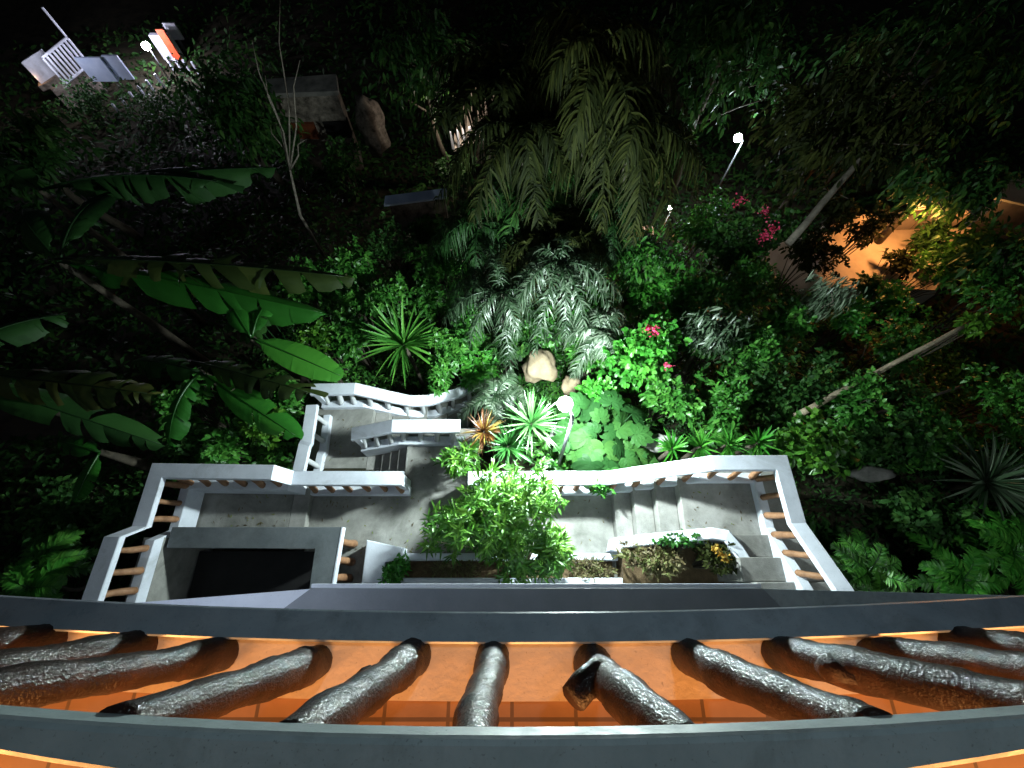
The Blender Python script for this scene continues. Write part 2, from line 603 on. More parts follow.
flight('short steps in shade from the walkway down to the upper landing', [
    (-2.36, -2.155, 1.9, 2.6, -1.6, -.15), (-2.57, -2.365, 1.9, 2.6, -1.6, -.30), (-2.78, -2.575, 1.9, 2.6, -1.6, -.45), (-3.145, -2.785, 1.9, 2.6, -1.6, -.598)])


# ------------------------------------------------------------------ garden railings
def log_baluster(bm, a, b2, r):
    a, b2 = Vector(a), Vector(b2)
    pts, rr = [], []
    bend = Vector((random.uniform(-1, 1), random.uniform(-1, 1), 0)) * .018
    for i in range(6):
        t = i / 5
        pts.append(a.lerp(b2, t) + bend * math.sin(t * PI))
        rr.append(r * (1.12 - .25 * t + random.uniform(-.06, .06)))
    tube(bm, pts, rr, 8, .07)


def railing(label, pts, w=.26, h=.78, t=.10, sp=.29, bmat=LOGB, r=.05, post=(0, 0), lean=.0, off=0.0, base=True, steep=.9, cmat=WHITE):
    o = thing('garden_railing', label, 'railing', (pts[0][0], pts[0][1], pts[0][2] - h))
    bm = bmesh.new()
    sweep(bm, pts, w, t)
    from_bm('handrail', bm, cmat, o)
    if base:
        bm = bmesh.new()
        sweep(bm, [(x, y, z - h + .14) for x, y, z in pts], w * .65, .45, .012, off)
        from_bm('base_kerb', bm, cmat, o)
    for i in range(len(pts) - 1):
        a, b2 = Vector(pts[i]), Vector(pts[i + 1])
        ln = (b2 - a).to_2d().length
        if ln < .28:
            continue
        n = max(1, int(ln / sp))
        for k in range(n):
            u = (k + .5) / n
            q = a.lerp(b2, u)
            dr = (b2 - a).to_2d().normalized() * lean
            ov = Vector((-dr.y, dr.x)) * (off / max(lean, .001)) if lean else Vector((0, 0))
            bm = bmesh.new()
            log_baluster(bm, q + Vector((random.uniform(-.02, .02) - dr.x + ov.x, random.uniform(-.02, .02) - dr.y + ov.y, -h + .10)), q + Vector((dr.x, dr.y, -t + .02)), r * random.uniform(.85, 1.12))
            from_bm('baluster', bm, bmat, o, True)
    for k, e in ((0, post[0]), (-1, post[1])):
        if e:
            a = Vector(pts[k])
            d = (Vector(pts[1 if k == 0 else -2]) - a)
            d.z = 0
            d.normalize()
            nv = Vector((-d.y, d.x, 0)) * w * .40
            q = a + d * .02
            bm = bmesh.new()
            prism(bm, [(q - nv).to_2d(), (q - nv + d * .12).to_2d(), (q + nv + d * .12).to_2d(), (q + nv).to_2d()], a.z - h - .2, a.z - t - .002)
            from_bm('end_post', bm, cmat, o)
    return o


railing('long white railing with brown log balusters running round the left landing', [
    (-1.99, 1.70, .78), (-4.0, 1.70, .80), (-4.13, 1.70, 1.28), (-6.1, 1.72, 1.32), (-6.1, .80, 1.32), (-6.1, .60, 1.78), (-6.1, -.36, 1.80)], post=(1, 0), lean=.03, off=.11)
railing('white railing with brown log balusters climbing round the right hand steps', [
    (-.80, 1.70, .78), (1.75, 1.71, .78), (2.5, 1.73, 1.25), (3.3, 1.76, 1.71), (4.42, 1.76, 1.73), (4.44, .80, 1.75), (4.46, -.10, 2.36), (4.46, -.36, 2.5)], post=(1, 0), lean=.03, off=-.11, w=.25)
PW = solid('white_baluster', (.42, .43, .45), (.56, .57, .59), 4, .6, .2, .4, 30)
railing('short straight white railing on the left edge of the upper landing', [
    (-4.22, 1.97, .18), (-4.20, 2.5, .18), (-4.16, 2.56, .20), (-4.20, 3.36, .18)], bmat=PW, sp=.27, r=.055, w=.24, lean=.02, off=-.08)
railing('white railing along the back of the upper landing curving down into the palms', [
    (-4.28, 3.72, .18), (-3.35, 3.74, .18), (-2.66, 3.72, -.26), (-2.3, 3.75, -.56), (-1.95, 3.82, -.70), (-1.3, 4.12, -1.0), (-.9, 4.45, -1.2), (-.53, 4.9, -1.4)], bmat=PW, sp=.3, r=.055, post=(1, 0), lean=.04, off=-.10)
railing('white railing with pale balusters between the two flights of the upper path', [
    (-3.16, 2.63, .50), (-2.3, 2.70, .79), (-1.0, 2.70, .80)], bmat=PW, sp=.28, r=.055, post=(1, 0), lean=.05, off=-.10)

# grey stairwell parapet
o = thing('stairwell_parapet', 'wide grey parapet framing the opening painted shade black beside the house', 'parapet', (-4.4, .6, 0))
bm = bmesh.new()
prism(bm, [(-5.84, .83), (-5.84, .49), (-3.31, .49), (-3.31, -.33), (-2.97, -.33), (-2.93, .83)], .80, .93, .01)
from_bm('coping', bm, GREYC, o)
bm = bmesh.new()
prism(bm, [(-5.8, .78), (-5.8, .55), (-3.26, .55), (-3.26, .78)], -.5, .797)
from_bm('wall', bm, GREYC, o)
bm = bmesh.new()
prism(bm, [(-2.925, .832), (-2.962, -.33), (-2.94, -.33), (-2.905, .832)], .78, .936)
from_bm('edge_trim', bm, WHITE, o)
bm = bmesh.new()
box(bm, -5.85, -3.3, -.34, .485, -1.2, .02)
from_bm('shade_black_floor', bm, BLACKP, o)  # stairwell darkness is put into the floor colour
for y in (.62, .30, .02):
    bm = bmesh.new()
    log_baluster(bm, (-2.98, y, -.02), (-3.0, y, .79), .065)
    from_bm('baluster', bm, LOGB, o, True)

# planter walls
def kerb(label, pts, w, t, m=WHITE):
    bm = bmesh.new()
    sweep(bm, pts, w, t, .02)
    return meta(from_bm('planter_wall', bm, m), label, 'planter wall')


o = thing('planter_pier', 'broad white sloping pier at the left end of the planter', 'pier', (-2.4, .3, 0))
bm = bmesh.new()
prism(bm, [(-2.62, .66), (-2.62, -.33), (-2.28, -.33), (-2.26, .30), (-1.98, .33), (-1.97, .53)], -.3, .45, .02)
from_bm('pier_block', bm, WHITE, o)
kerb('thin white kerb along the front of the planter below the yellow green shrub', [(-1.965, .38, .22), (1.93, .38, .22)], .13, .5)
kerb('thin white kerb at the foot of the house wall behind the planter', [(-2.27, -.03, .30), (3.3, -.03, .30)], .12, .6)
kerb('curved white kerb holding the vines beside the right hand steps', [(1.86, .46, .5), (1.90, .60, .52), (2.3, .63, .80), (3.3, .70, 1.22), (3.52, .66, 1.26), (3.66, .45, 1.28), (3.9, -.15, 1.36), (3.93, -.33, 1.36)], .19, .9)
bm = bmesh.new()
box(bm, -2.0, 1.85, .03, .33, -.2, .07)
meta(from_bm('soil', bm, SOIL), kind='structure')
bm = bmesh.new()
prism(bm, [(1.95, -.33), (3.8, -.33), (3.55, .5), (3.4, .57), (1.97, .53)], -.2, .42)
meta(from_bm('soil', bm, SOIL), kind='structure')

# ================================================================== HOUSE
ZL = H - 1.63
curve = lambda x, k=.017: k * x * x
o = thing('house', 'dark grey house edge with pale side wings below the log balcony', 'house', (0, -.4, 0))
bm = bmesh.new()
box(bm, -9, 9, -3.4, -.36, -1.2, 6.9)
from_bm('wall', bm, GREYC, o)
bm = bmesh.new()
prism(bm, [(-1.93, -.30), (2.22, -.30), (2.02, -.065), (-1.62, -.065)], 4.86, 5.02)
from_bm('canopy_slab', bm, DARKC, o)
bm = bmesh.new()
box(bm, -1.61, 2.0, -.062, -.03, 4.93, 5.05, .006)
from_bm('canopy_rim', bm, PALE, o)
bm = bmesh.new()
prism(bm, [(-4.4, -.36), (-1.94, -.30), (-1.625, -.068), (-3.5, -.205)], 4.9, 5.0)
from_bm('canopy_wing', bm, PALE, o)
bm = bmesh.new()
prism(bm, [(2.225, -.30), (5.6, -.36), (5.4, -.15), (2.025, -.068)], 4.9, 5.0)
from_bm('canopy_wing', bm, GREYP, o)
# balcony floor and its raised cream edge
NX = 41
fx = np.linspace(-3.4, 3.4, NX)
bm = bmesh.new()
poly = [(x, -.186 + curve(x)) for x in fx] + [(x, -.345 + curve(x)) for x in fx[::-1]]
prism(bm, poly, ZL - .32, ZL - .035)
from_bm('balcony_edge', bm, CURB, o)
bm = bmesh.new()
poly = [(x, -.348 + curve(x)) for x in fx] + [(3.4, -3.0), (-3.4, -3.0)]
prism(bm, poly, ZL - .34, ZL - .075)
from_bm('balcony_floor', bm, TILE, o)
bm = bmesh.new()
box(bm, -3.6, 3.6, -3.2, -3.0, ZL - .3, ZL + 2.4)
from_bm('balcony_wall', bm, DARKC, o)

o = thing('balcony_railing', 'curved grey balcony railing with dark varnished log balusters over an orange floor', 'balcony railing', (0, -.2, ZL))
bm = bmesh.new()
secs = []
for x in fx:
    y0 = -.186 + curve(x)
    y1 = -.094 + curve(x)
    secs.append([bm.verts.new(q) for q in ((x, y0, ZL - .10), (x, y0, ZL + .006), (x, y0 + .006, ZL + .010), (x, y1 - .008, ZL - .034), (x, y1 - .004, ZL - .044), (x, y1 - .03, ZL - .10))])
for s0, s1 in zip(secs, secs[1:]):
    for k in range(6):
        bm.faces.new((s0[k], s0[(k + 1) % 6], s1[(k + 1) % 6], s1[k]))
from_bm('sill', bm, GREYP, o)
hx = np.linspace(-2.6, 2.6, 41)
def soft(x, k, lim=.95):
    a = abs(x)
    return k * a * a if a < lim else k * lim * lim + 2 * k * lim * (a - lim) * .5


def hand(x):
    yo = -.204 + soft(x, .045)
    return yo, min(-.276 + soft(x, .10), yo - .04)


bm = bmesh.new()
secs = []
HT = H - .78
for x in hx:
    y1, y0 = hand(x)
    secs.append([bm.verts.new(q) for q in ((x, y0, HT - .05), (x, y0, HT - .008), (x, y0 + .008, HT), (x, y1 - .010, HT), (x, y1 - .003, HT - .003), (x, y1, HT - .010), (x, y1, HT - .05))])
for s0, s1 in zip(secs, secs[1:]):
    for k in range(7):
        bm.faces.new((s0[k], s0[(k + 1) % 7], s1[(k + 1) % 7], s1[k]))
from_bm('handrail', bm, RAILP, o)


def balcony_log(x, tx, kind=0):
    bm = bmesh.new()
    pts, rr = [], []
    n = 40
    ph = random.uniform(0, 6)
    b0 = random.uniform(.049, .056)
    for i in range(n):
        t = i / (n - 1)
        px = x + (tx - x) * t + .009 * math.sin(t * 5 + ph)
        py = (-.236 + curve(x, .018)) * (1 - t) + (sum(hand(tx)) / 2) * t + .010 * math.sin(t * 4 + ph * 2) * (1 - t)
        pts.append((px, py, ZL - .05 + t * (.85)))
        rr.append(b0 * (1 - .34 * t) * (1 + .06 * math.sin(t * 9 + ph) + .05 * math.sin(t * 23 + ph * 3) + random.uniform(-.02, .02)))
    rr[0] *= .8
    tube(bm, pts, rr, 22, .028)
    if kind == 1:      # sawn side branch
        a = Vector(pts[15])
        tube(bm, [a, a + Vector((-.03, .012, .0)), a + Vector((-.065, -.005, .015)), a + Vector((-.095, -.03, .035))], [.045, .042, .036, .033], 14, .06)
    if kind == 2:      # knot swelling
        a = Vector(pts[16])
        tube(bm, [a + Vector((-.03, -.01, -.08)), a + Vector((-.04, 0, 0)), a + Vector((-.03, -.01, .08))], [.015, .035, .015], 10, .06)
    q = from_bm('log_baluster', bm, VLOG, o, True)
    return q


for i, (x, tx, kd) in enumerate([(-1.82, -1.8, 0), (-1.50, -1.5, 0), (-1.2, -1.17, 0), (-.93, -.97, 2), (-.61, -.60, 0), (-.32, -.335, 2), (-.07, -.055, 0),
                                 (.245, .262, 1), (.565, .555, 0), (.85, .87, 2), (1.15, 1.13, 0), (1.42, 1.45, 0), (1.75, 1.75, 0), (2.05, 2.05, 0)]):
    balcony_log(x, tx, kd)


# ================================================================== LAMPS
def lamp_post(label, foot, head, globe, gr, mglow, group=None, name='lamp_post', pr=.035):
    o = thing(name, label, 'lamp', foot, group)
    foot, head, globe = Vector(foot), Vector(head), Vector(globe)
    bm = bmesh.new()
    tube(bm, [foot, foot.lerp(head, .5), head - Vector((0, 0, .08))], [pr * 1.25, pr, pr * .9], 10)
    from_bm('pole', bm, STEEL, o, True)
    bm = bmesh.new()
    m1 = head.lerp(globe, .5) + Vector((0, 0, .06))
    tube(bm, [head - Vector((0, 0, .1)), head, m1, globe + Vector((0, 0, -gr * .7))], [pr * .8, pr * .7, pr * .6, pr * .6], 8)
    from_bm('bracket', bm, STEEL, o, True)
    bm = bmesh.new()
    tube(bm, [foot - Vector((0, 0, .05)), foot + Vector((0, 0, .06))], [.1, .09], 12)
    from_bm('base_plate', bm, STEEL, o)
    bm = bmesh.new()
    bmesh.ops.create_uvsphere(bm, u_segments=16, v_segments=10, radius=gr, matrix=Matrix.Translation(globe))
    from_bm('globe', bm, mglow, o, True)
    return o


G1 = glow('lamp_globe', (.84, 1.0, .98), 2500)
G2 = glow('street_lamp_glow', (.80, .92, 1.0), 260)
G3 = glow('small_lamp_glow', (.90, .97, 1.0), 150)
lamp_post('slim grey garden lamp with glowing white globe behind the right railing', (.97, 2.18, -.6), tuple(at(573, 418, 2.12)), tuple(at(565, 404, 2.22)), .125, G1)
p = at(738, 138, -3.0)
lamp_post('farther bright white lamp on a post among the dark trees', (p.x + .3, p.y + .1, terr(p.x + .3, p.y)), (p.x + .25, p.y, p.z - .1), tuple(p), .15, G2)
p = at(670, 208, -2.5)
lamp_post('small white lamp shining through the bougainvillea leaves', (p.x + .1, p.y + .1, terr(p.x, p.y)), (p.x + .1, p.y + .05, p.z - .15), tuple(p), .08, G3)


def point(name, loc, col, power, rad=.08, spot=None, aim=None, blend=.6):
    l = bpy.data.lights.new(name, 'SPOT' if spot else 'POINT')
    l.color = col
    l.energy = power
    l.shadow_soft_size = rad
    q = bpy.data.objects.new(name, l)
    q.location = loc
    if spot:
        l.spot_size = math.radians(spot)
        l.spot_blend = blend
        q.rotation_euler = (Vector(aim) - Vector(loc)).to_track_quat('-Z', 'Y').to_euler()
    COL.objects.link(q)
    return q


ORANGE = (1.0, .40, .11)
point('balcony_lamp', (-2.3, -1.5, ZL + .36), ORANGE, 270, .5)
point('balcony_lamp', (2.3, -1.5, ZL + .36), ORANGE, 270, .5)
point('balcony_lamp', (0, -2.2, ZL + .36), ORANGE, 300, .5)
point('eaves_floodlight', (.9, .6, 12.6), (.78, .84, 1.0), 26, .10)
point('corner_floodlight', (6.4, -.15, 5.2), (.82, .95, .92), 95, .10)
point('added_balcony_spot', (.5, 1.1, 11.2), (.72, .92, 1.0), 66, .10, 66, (.15, -.5, 8.0), .9)  # unseen spot added to light only the balcony sill, handrail and logs
point('added_wing_fill', (-2.3, -.05, 6.5), (.72, .82, 1.0), 34, .08)  # unseen lamp added close by to brighten the pale canopy wing

# ================================================================== PLANTS
GP = 'plants'
# --- the big shrub in the planter
bush('planter_shrub', 'large yellow green shrub with narrow leaves growing out of the planter', 'shrub', (-.28, .90, 1.42), (1.32, 1.05, 1.08), 580, 11, .20, .033, L_YEL,
     root=(.25, .2, .05), lobes=17, bark=PALEBARK, nst=34, droop=.35, stemr=.018)
bush('planter_shrub', 'low pale leafy fringe at the right foot of the large planter shrub', 'shrub', (.75, .42, .9), (.42, .38, .55), 120, 11, .19, .036, L_YEL,
     root=(.6, .2, .05), lobes=5, bark=PALEBARK, nst=9, droop=.5, tint=(.4, 1))
bush('small_bush', 'small round bright green bush beside the white pier', 'bush', (-2.05, .13, .45), (.34, .27, .3), 150, 6, .10, .035, L_BRI, root=(-2.05, .15, .05), lobes=6, nst=8)
bush('dry_plant', 'straggly brown dry plants along the left of the planter', 'plant', (-1.0, .18, .18), (.75, .15, .15), 130, 6, .12, .018, L_DRY, root=(-1, .18, .03), lobes=8, nst=10)
bush('dry_plant', 'straggly brown dry plants along the planter right of the large shrub', 'plant', (1.4, .18, .2), (.5, .16, .16), 110, 6, .12, .018, L_DRY, root=(1.4, .18, .03), lobes=7, nst=10)
bush('vine', 'brown tangled vine inside the curved white kerb', 'vine', (2.55, .30, .75), (.62, .30, .24), 190, 6, .12, .03, L_DRY, root=(2.5, .2, .4), lobes=9, nst=16, tint=(.1, 1))
L_FLW = leafmat('yellow_petal', [(0, (.30, .16, .02)), (.5, (.42, .24, .03)), (1, (.5, .33, .06))], .5, .3)
bush('vine', 'olive vine with yellow flowers hanging over the curved kerb by the right steps', 'vine', (3.32, .30, 1.12), (.30, .36, .26), 90, 6, .11, .04, L_OLV, root=(3.2, .2, .4), lobes=7, nst=14, tint=(.3, 1),
     flower=(L_FLW, [(3.2, .45, 1.42), (3.36, .30, 1.42), (3.28, .36, 1.45)], .09, 22))
bush('vine', 'thin creeper trailing over the top of the curved white kerb', 'vine', (2.75, .60, 1.02), (.55, .12, .14), 44, 5, .09, .045, L_MID, root=(2.6, .4, .4), lobes=9, nst=14, tint=(.0, .6))
bush('vine', 'little green sprig poking through the railing above the right walkway', 'vine', (1.63, 1.52, .55), (.22, .16, .25), 26, 6, .13, .04, L_BRI, root=(1.7, 1.95, -.4), lobes=4, nst=7)

# --- lit planting round the lamp
rosette('agave', 'spiky pale green striped rosette left of the glowing globe', 'plant', at(531, 424, .85), 105, .66, .040, L_SPK, droop=.3, tint=(.1, 1))
rosette('agave', 'darker green spiky rosette just above the middle of the right railing', 'plant', at(508, 447, .75), 80, .52, .042, L_SPK, droop=.4, tint=(0, .6))
rosette('dracaena', 'coppery red and yellow spiky plant at the end of the railing', 'plant', at(484, 432, .75), 85, .46, .032, L_RED, droop=.55)
rosette('dracaena', 'small green and copper spiky plant below the copper one', 'plant', at(470, 452, .6), 60, .38, .032, L_YEL, droop=.5, tint=(.2, 1))
bush('shrub', 'yellow green feathery sprigs at the gap between the two railings', 'shrub', at(457, 462, .8), (.38, .3, .3), 60, 9, .17, .035, L_YEL, lobes=5, nst=10)
rosette('pandanus', 'broad fountain of long strap leaves behind the upper landing', 'plant', at(404, 345, -.4), 70, 1.25, .07, L_MID, droop=.45, tint=(.3, 1), nseg=8, zmin=.05)
for (px, py, z, r, n, lab) in [(330, 372, -.4, .45, 60, 'yellow lit bush at the left corner of the upper landing'),
                               (352, 300, -1.2, .7, 90, 'bushy green plant up the slope left of the strap leaf fountain'),
                               (445, 375, -.6, .55, 90, 'fine leaved green bush behind the curved railing'),
                               (430, 300, -1.5, .8, 130, 'dense green bush in the middle of the lit slope'),
                               (470, 330, -1.0, .6, 90, 'bright small leaved bush below the hanging silver leaves')]:
    bush('bush', lab, 'bush', at(px, py, z), (r, r, r * .8), n, 7, .17, .06, L_MID, lobes=7, tint=(.1, 1))


# --- taro (elephant ear) clump
def taro(label, c, n, size, spread, m=L_TAR, group=None, face=None, tint=(.1, 1)):
    c = Vector(c)
    g = Vector((c.x, c.y, terr(c.x, c.y)))
    o = thing('lobed_leaf_plant', label, 'plant', g, group)
    bm = bmesh.new()
    for i in range(n):
        a = i * 2.4 + random.uniform(-.3, .3)
        rr = spread * math.sqrt((i + .5) / n)
        tip = c + Vector((math.cos(a) * rr, math.sin(a) * rr, random.uniform(-.18, .18)))
        tube(bm, [g, g.lerp(tip, .6) + Vector((0, 0, .12)), tip], [.022, .016, .010], 5)
        lv = Leaves()
        s = size * random.uniform(.7, 1.15)
        d = np.array([math.cos(a), math.sin(a), -.15 + random.uniform(-.25, .15)])
        up = nrm(UP + R.normal(0, .35, 3))
        sd = nrm(np.cross(d, up))
        fw = nrm(np.cross(up, sd))
        tn = tint[0] + (tint[1] - tint[0]) * R.random()
        aa = np.radians(np.linspace(-125, 125, 9))
        D = np.outer(np.cos(aa), fw) + np.outer(np.sin(aa), sd)
        ln = s * (.42 + .34 * np.cos(aa * .6)) * R.uniform(.85, 1.1, 9)
        lv.add(np.tile(np.array(tip), (9, 1)) + D * .01 + up * R.uniform(0, .006, (9, 1)), D, np.tile(up, (9, 1)), ln, ln * .55, P_ROUND, 5, R.uniform(.15, .5), .12, tn + R.uniform(-.08, .08, 9))
        lv.build('leaf', m, o)
    from_bm('stem', bm, L_TAR, o, True)
    return o


taro('clump of broad lobed green leaves beside the lamp pole', at(602, 438, .35), 30, .50, .80)
taro('small group of lobed leaves at the right of the larger clump', at(636, 452, .2), 7, .36, .35, tint=(.3, 1))
taro('pair of broad pale leaves catching the light beside the banana', at(252, 320, .2), 5, .5, .45, tint=(.5, 1))

for i, (px, lab) in enumerate([(672, 'tuft of strappy green leaves by the stone behind the right railing'), (700, 'tuft of strappy green leaves above the bend in the right railing'),
                               (728, 'third tuft of strappy leaves, behind the rising part of the right railing'), (757, 'tuft of strappy leaves touching the corner of the right railing')]):
    rosette('daylily', lab, 'plant', at(px, 449 - i * 2, .7 + .2 * (i > 1)), 36, .42, .045, L_BRI, droop=.5, zmin=.1)
bush('bush', 'round leaved yellowish bush at the outer corner of the right railing', 'bush', at(802, 440, .9), (.75, .6, .55), 170, 5, .15, .10, L_YEL, prof=P_ROUND, lobes=9, tint=(0, .8))
bush('hanging_bush', 'bright green bush with pink flowers right of the globe', 'bush', at(632, 352, .1), (.95, .9, 1.15), 460, 6, .13, .09, L_BRI, prof=P_ROUND, lobes=12, hang=.25,
     flower=(L_PINK, [at(648, 329, 1.1), at(655, 331, 1.1), at(667, 365, .9)], .14, 26))
bush('bougainvillea', 'dark bougainvillea with magenta flower clusters below the far lamp', 'bush', at(745, 240, -1.6), (1.5, 1.2, 1.4), 420, 6, .16, .10, L_DRK, prof=P_ROUND, lobes=12,
     flower=(L_PINK, [at(766, 212, -.5), at(768, 234, -.6), at(764, 236, -.7), at(740, 200, -.4), at(772, 228, -.5)], .26, 40), tint=(.3, 1))

# boulders
def boulder(label, c, r, m, sq=(1, 1, .8)):
    bm = bmesh.new()
    bmesh.ops.create_icosphere(bm, subdivisions=3, radius=1)
    ph = [random.uniform(0, 6) for _ in range(6)]
    for v in bm.verts:
        n = v.co.normalized()
        k = 1 + .16 * math.sin(n.x * 4 + ph[0]) * math.cos(n.y * 3 + ph[1]) + .12 * math.sin(n.z * 6 + ph[2] + n.x * 3) + .07 * math.sin(n.y * 9 + ph[3]) * math.sin(n.x * 8 + ph[4]) + .05 * math.sin(n.z * 15 + n.x * 11 + ph[5]) + random.uniform(-.03, .03)
        v.co = Vector(c) + Vector((n.x * sq[0], n.y * sq[1], n.z * sq[2])) * r * k
    return meta(from_bm('boulder', bm, m, None, True), label, 'rock')


boulder('tan lit boulder behind the spiky rosettes', at(540, 366, -.9), .42, ROCK)
boulder('smaller tan boulder under the drooping silver fronds', at(572, 386, -.9), .25, ROCK)
boulder('flat grey stone behind the right railing', at(660, 443, .15), .34, GREYROCK, (1.2, .5, .35))
boulder('pale flat stone on the dark slope right of the railing corner', at(872, 474, -.1), .3, GREYROCK, (1.4, .5, .3))
boulder('low stone beside the foot of the lamp pole', at(563, 436, -.2), .26, GREYROCK, (1, .8, .5))


# --- palms
def palm(label, crown, n, L, ll, lw, m, droop=.55, ldroop=.8, nl=40, zmin=.0, tint=(0, 1), bark=BARK, group=None, name='palm_tree', tr=.11, foot=None, az=None, ragged=.15, vee=.25, ang=58):
    crown = Vector(crown)
    g = Vector(foot) if foot else Vector((crown.x + .2, crown.y + .3, terr(crown.x + .2, crown.y + .3)))
    o = thing(name, label, 'palm', g, group)
    bm = bmesh.new()
    k = 7
    tube(bm, [g.lerp(crown, i / k) + Vector((.05 * math.sin(i), .05 * math.cos(i * 1.3), 0)) for i in range(k + 1)], [tr * (1.25 - .5 * i / k) for i in range(k + 1)], 9, .06)
    from_bm('trunk', bm, bark, o, True)
    for i in range(n):
        a = (i * 2.39996 + random.uniform(-.2, .2)) if az is None else az[0] + (az[1] - az[0]) * (i + random.random() * .6) / n
        z = random.uniform(zmin, .9)
        d = (math.cos(a) * math.sqrt(1 - z * z * .8), math.sin(a) * math.sqrt(1 - z * z * .8), z)
        lv = Leaves()
        rp = frond(lv, crown, d, L * random.uniform(.8, 1.1), nl, ll, lw, droop * random.uniform(.8, 1.3), ldroop, ang, tint, vee, 0, ragged)
        fo = lv.build('frond', m, o)
        bm = bmesh.new()
        rachis(bm, rp, .018, .005)
        q = from_bm('rachis', bm, m, fo, True)
    return o


palm('tall palm with silvery drooping fronds hanging over the globe', at(560, 262, .8), 15, 2.1, .40, .042, L_SIL, .9, 1.3, 40, .0, (.0, .7), tr=.09, ragged=.38)
palm('dark fine leaved palm behind the curved railing with leaves hanging downwards', at(500, 292, .4), 13, 1.9, .36, .036, L_SIL, .9, 1.2, 44, .0, (0, .55), tr=.08, ragged=.38)
palm('small pale drooping palm beside the end of the curved railing', at(495, 396, .2), 9, .85, .3, .03, L_SIL, .8, .9, 30, .05, (.1, .8), tr=.05)
palm('high palm whose olive fronds arch over the top of the garden', at(598, 50, 3.0), 17, 2.6, .75, .07, L_OLV, .85, 1.3, 50, -.05, (.2, 1), tr=.12, ragged=.42)
palm('tall dark palm with ragged fronds left of the olive palm', at(505, 75, 2.2), 13, 2.4, .7, .08, L_OLV, .7, .9, 44, .0, (0, .7), tr=.12, ragged=.42)
palm('shadowy fine palm on the dark slope below the olive palm', at(530, 190, .6), 14, 2.2, .6, .06, L_DRK, .85, 1.1, 44, .0, (.1, .8), tr=.1, ragged=.42)
palm('dense dark palm with hanging fronds in the middle of the slope', at(548, 235, .6), 17, 2.0, .50, .045, L_OLV, .95, 1.4, 44, -.1, (.1, .9), tr=.09, ragged=.35)
palm('leafy palm arching over the left of the olive palm', at(520, 130, 2.0), 15, 2.3, .62, .06, L_OLV, .9, 1.3, 42, -.1, (.0, .8), tr=.1, ragged=.3)
palm('broad palm drooping between the olive palm and the far lamp', at(640, 120, 2.2), 15, 2.2, .62, .06, L_OLV, .9, 1.3, 42, -.1, (.2, 1), tr=.1, ragged=.3)
palm('black hanging palm between the dense dark palm and the bluish roof strip', at(478, 225, .3), 15, 1.9, .45, .04, L_DRK, .95, 1.5, 44, -.1, (0, .35), tr=.08, ragged=.42)
palm('black hanging palm left of the small lamp', at(612, 215, .3), 15, 1.8, .45, .04, L_DRK, .95, 1.5, 44, -.1, (0, .35), tr=.08, ragged=.42)
palm('pale drooping palm behind the tan boulder', at(600, 330, .2), 11, 1.2, .34, .038, L_SIL, .95, 1.4, 36, .0, (.1, 1), tr=.06, ragged=.3)
palm('short cycad with stiff lit fronds outside the right railing', at(868, 572, 1.0), 13, .75, .20, .035, L_MID, .35, .35, 34, .1, (.3, 1), name='cycad', tr=.09)
palm('yellowish cycad at the foot of the stiff green one', at(880, 592, 1.0), 9, .6, .2, .04, L_YEL, .4, .35, 26, .05, (.1, .7), name='cycad', tr=.07)
rosette('agave', 'large dark agave with silver leaf tips at the right edge', 'plant', at(985, 482, .4), 90, 1.05, .075, L_SIL, droop=.3, tint=(.0, .8), zmin=-.05)
def fern(label, c, n, L, m, tint=(.3, 1)):
    return palm(label, c, n, L, .22, .06, m, .6, .3, 30, .1, tint, name='fern', tr=.03, foot=(c[0], c[1], terr(c[0], c[1])))
fern('bright green fern near the lower right corner', at(962, 580, .8), 14, .8, L_BRI)
fern('green fern at the right edge above the balcony ledge', at(1012, 552, .8), 13, .8, L_BRI)
fern('small dark fern in the lower left corner', at(38, 565, .5), 12, .8, L_MID)
fern('green fern tuft beside the left railing steps', at(30, 588, .8), 9, .6, L_BRI)


# --- bananas on the left
def banana(label, foot, top, leaves, m=L_BAN):
    foot, top = Vector(foot), Vector(top)
    o = thing('banana_plant', label, 'banana plant', foot)
    bm = bmesh.new()
    tube(bm, [foot, foot.lerp(top, .5) + Vector((.05, 0, 0)), top], [.12, .10, .055], 10, .05)
    from_bm('trunk', bm, DARKBARK, o, True)
    for (tipdir, L, W, droop, torn, tint, mm, off, hang) in leaves:
        lv = Leaves()
        rp = banana_leaf(lv, top + Vector(off), tipdir, L, W, droop, torn, 0, tint, 34, hang)
        lf = lv.build('leaf', mm, o)
        bm = bmesh.new()
        rachis(bm, rp[::3], .028, .006)
        from_bm('midrib', bm, mm, lf, True)
    return o


def towards(a, b2):
    d = Vector(b2) - Vector(a)
    return d.normalized(), d.length


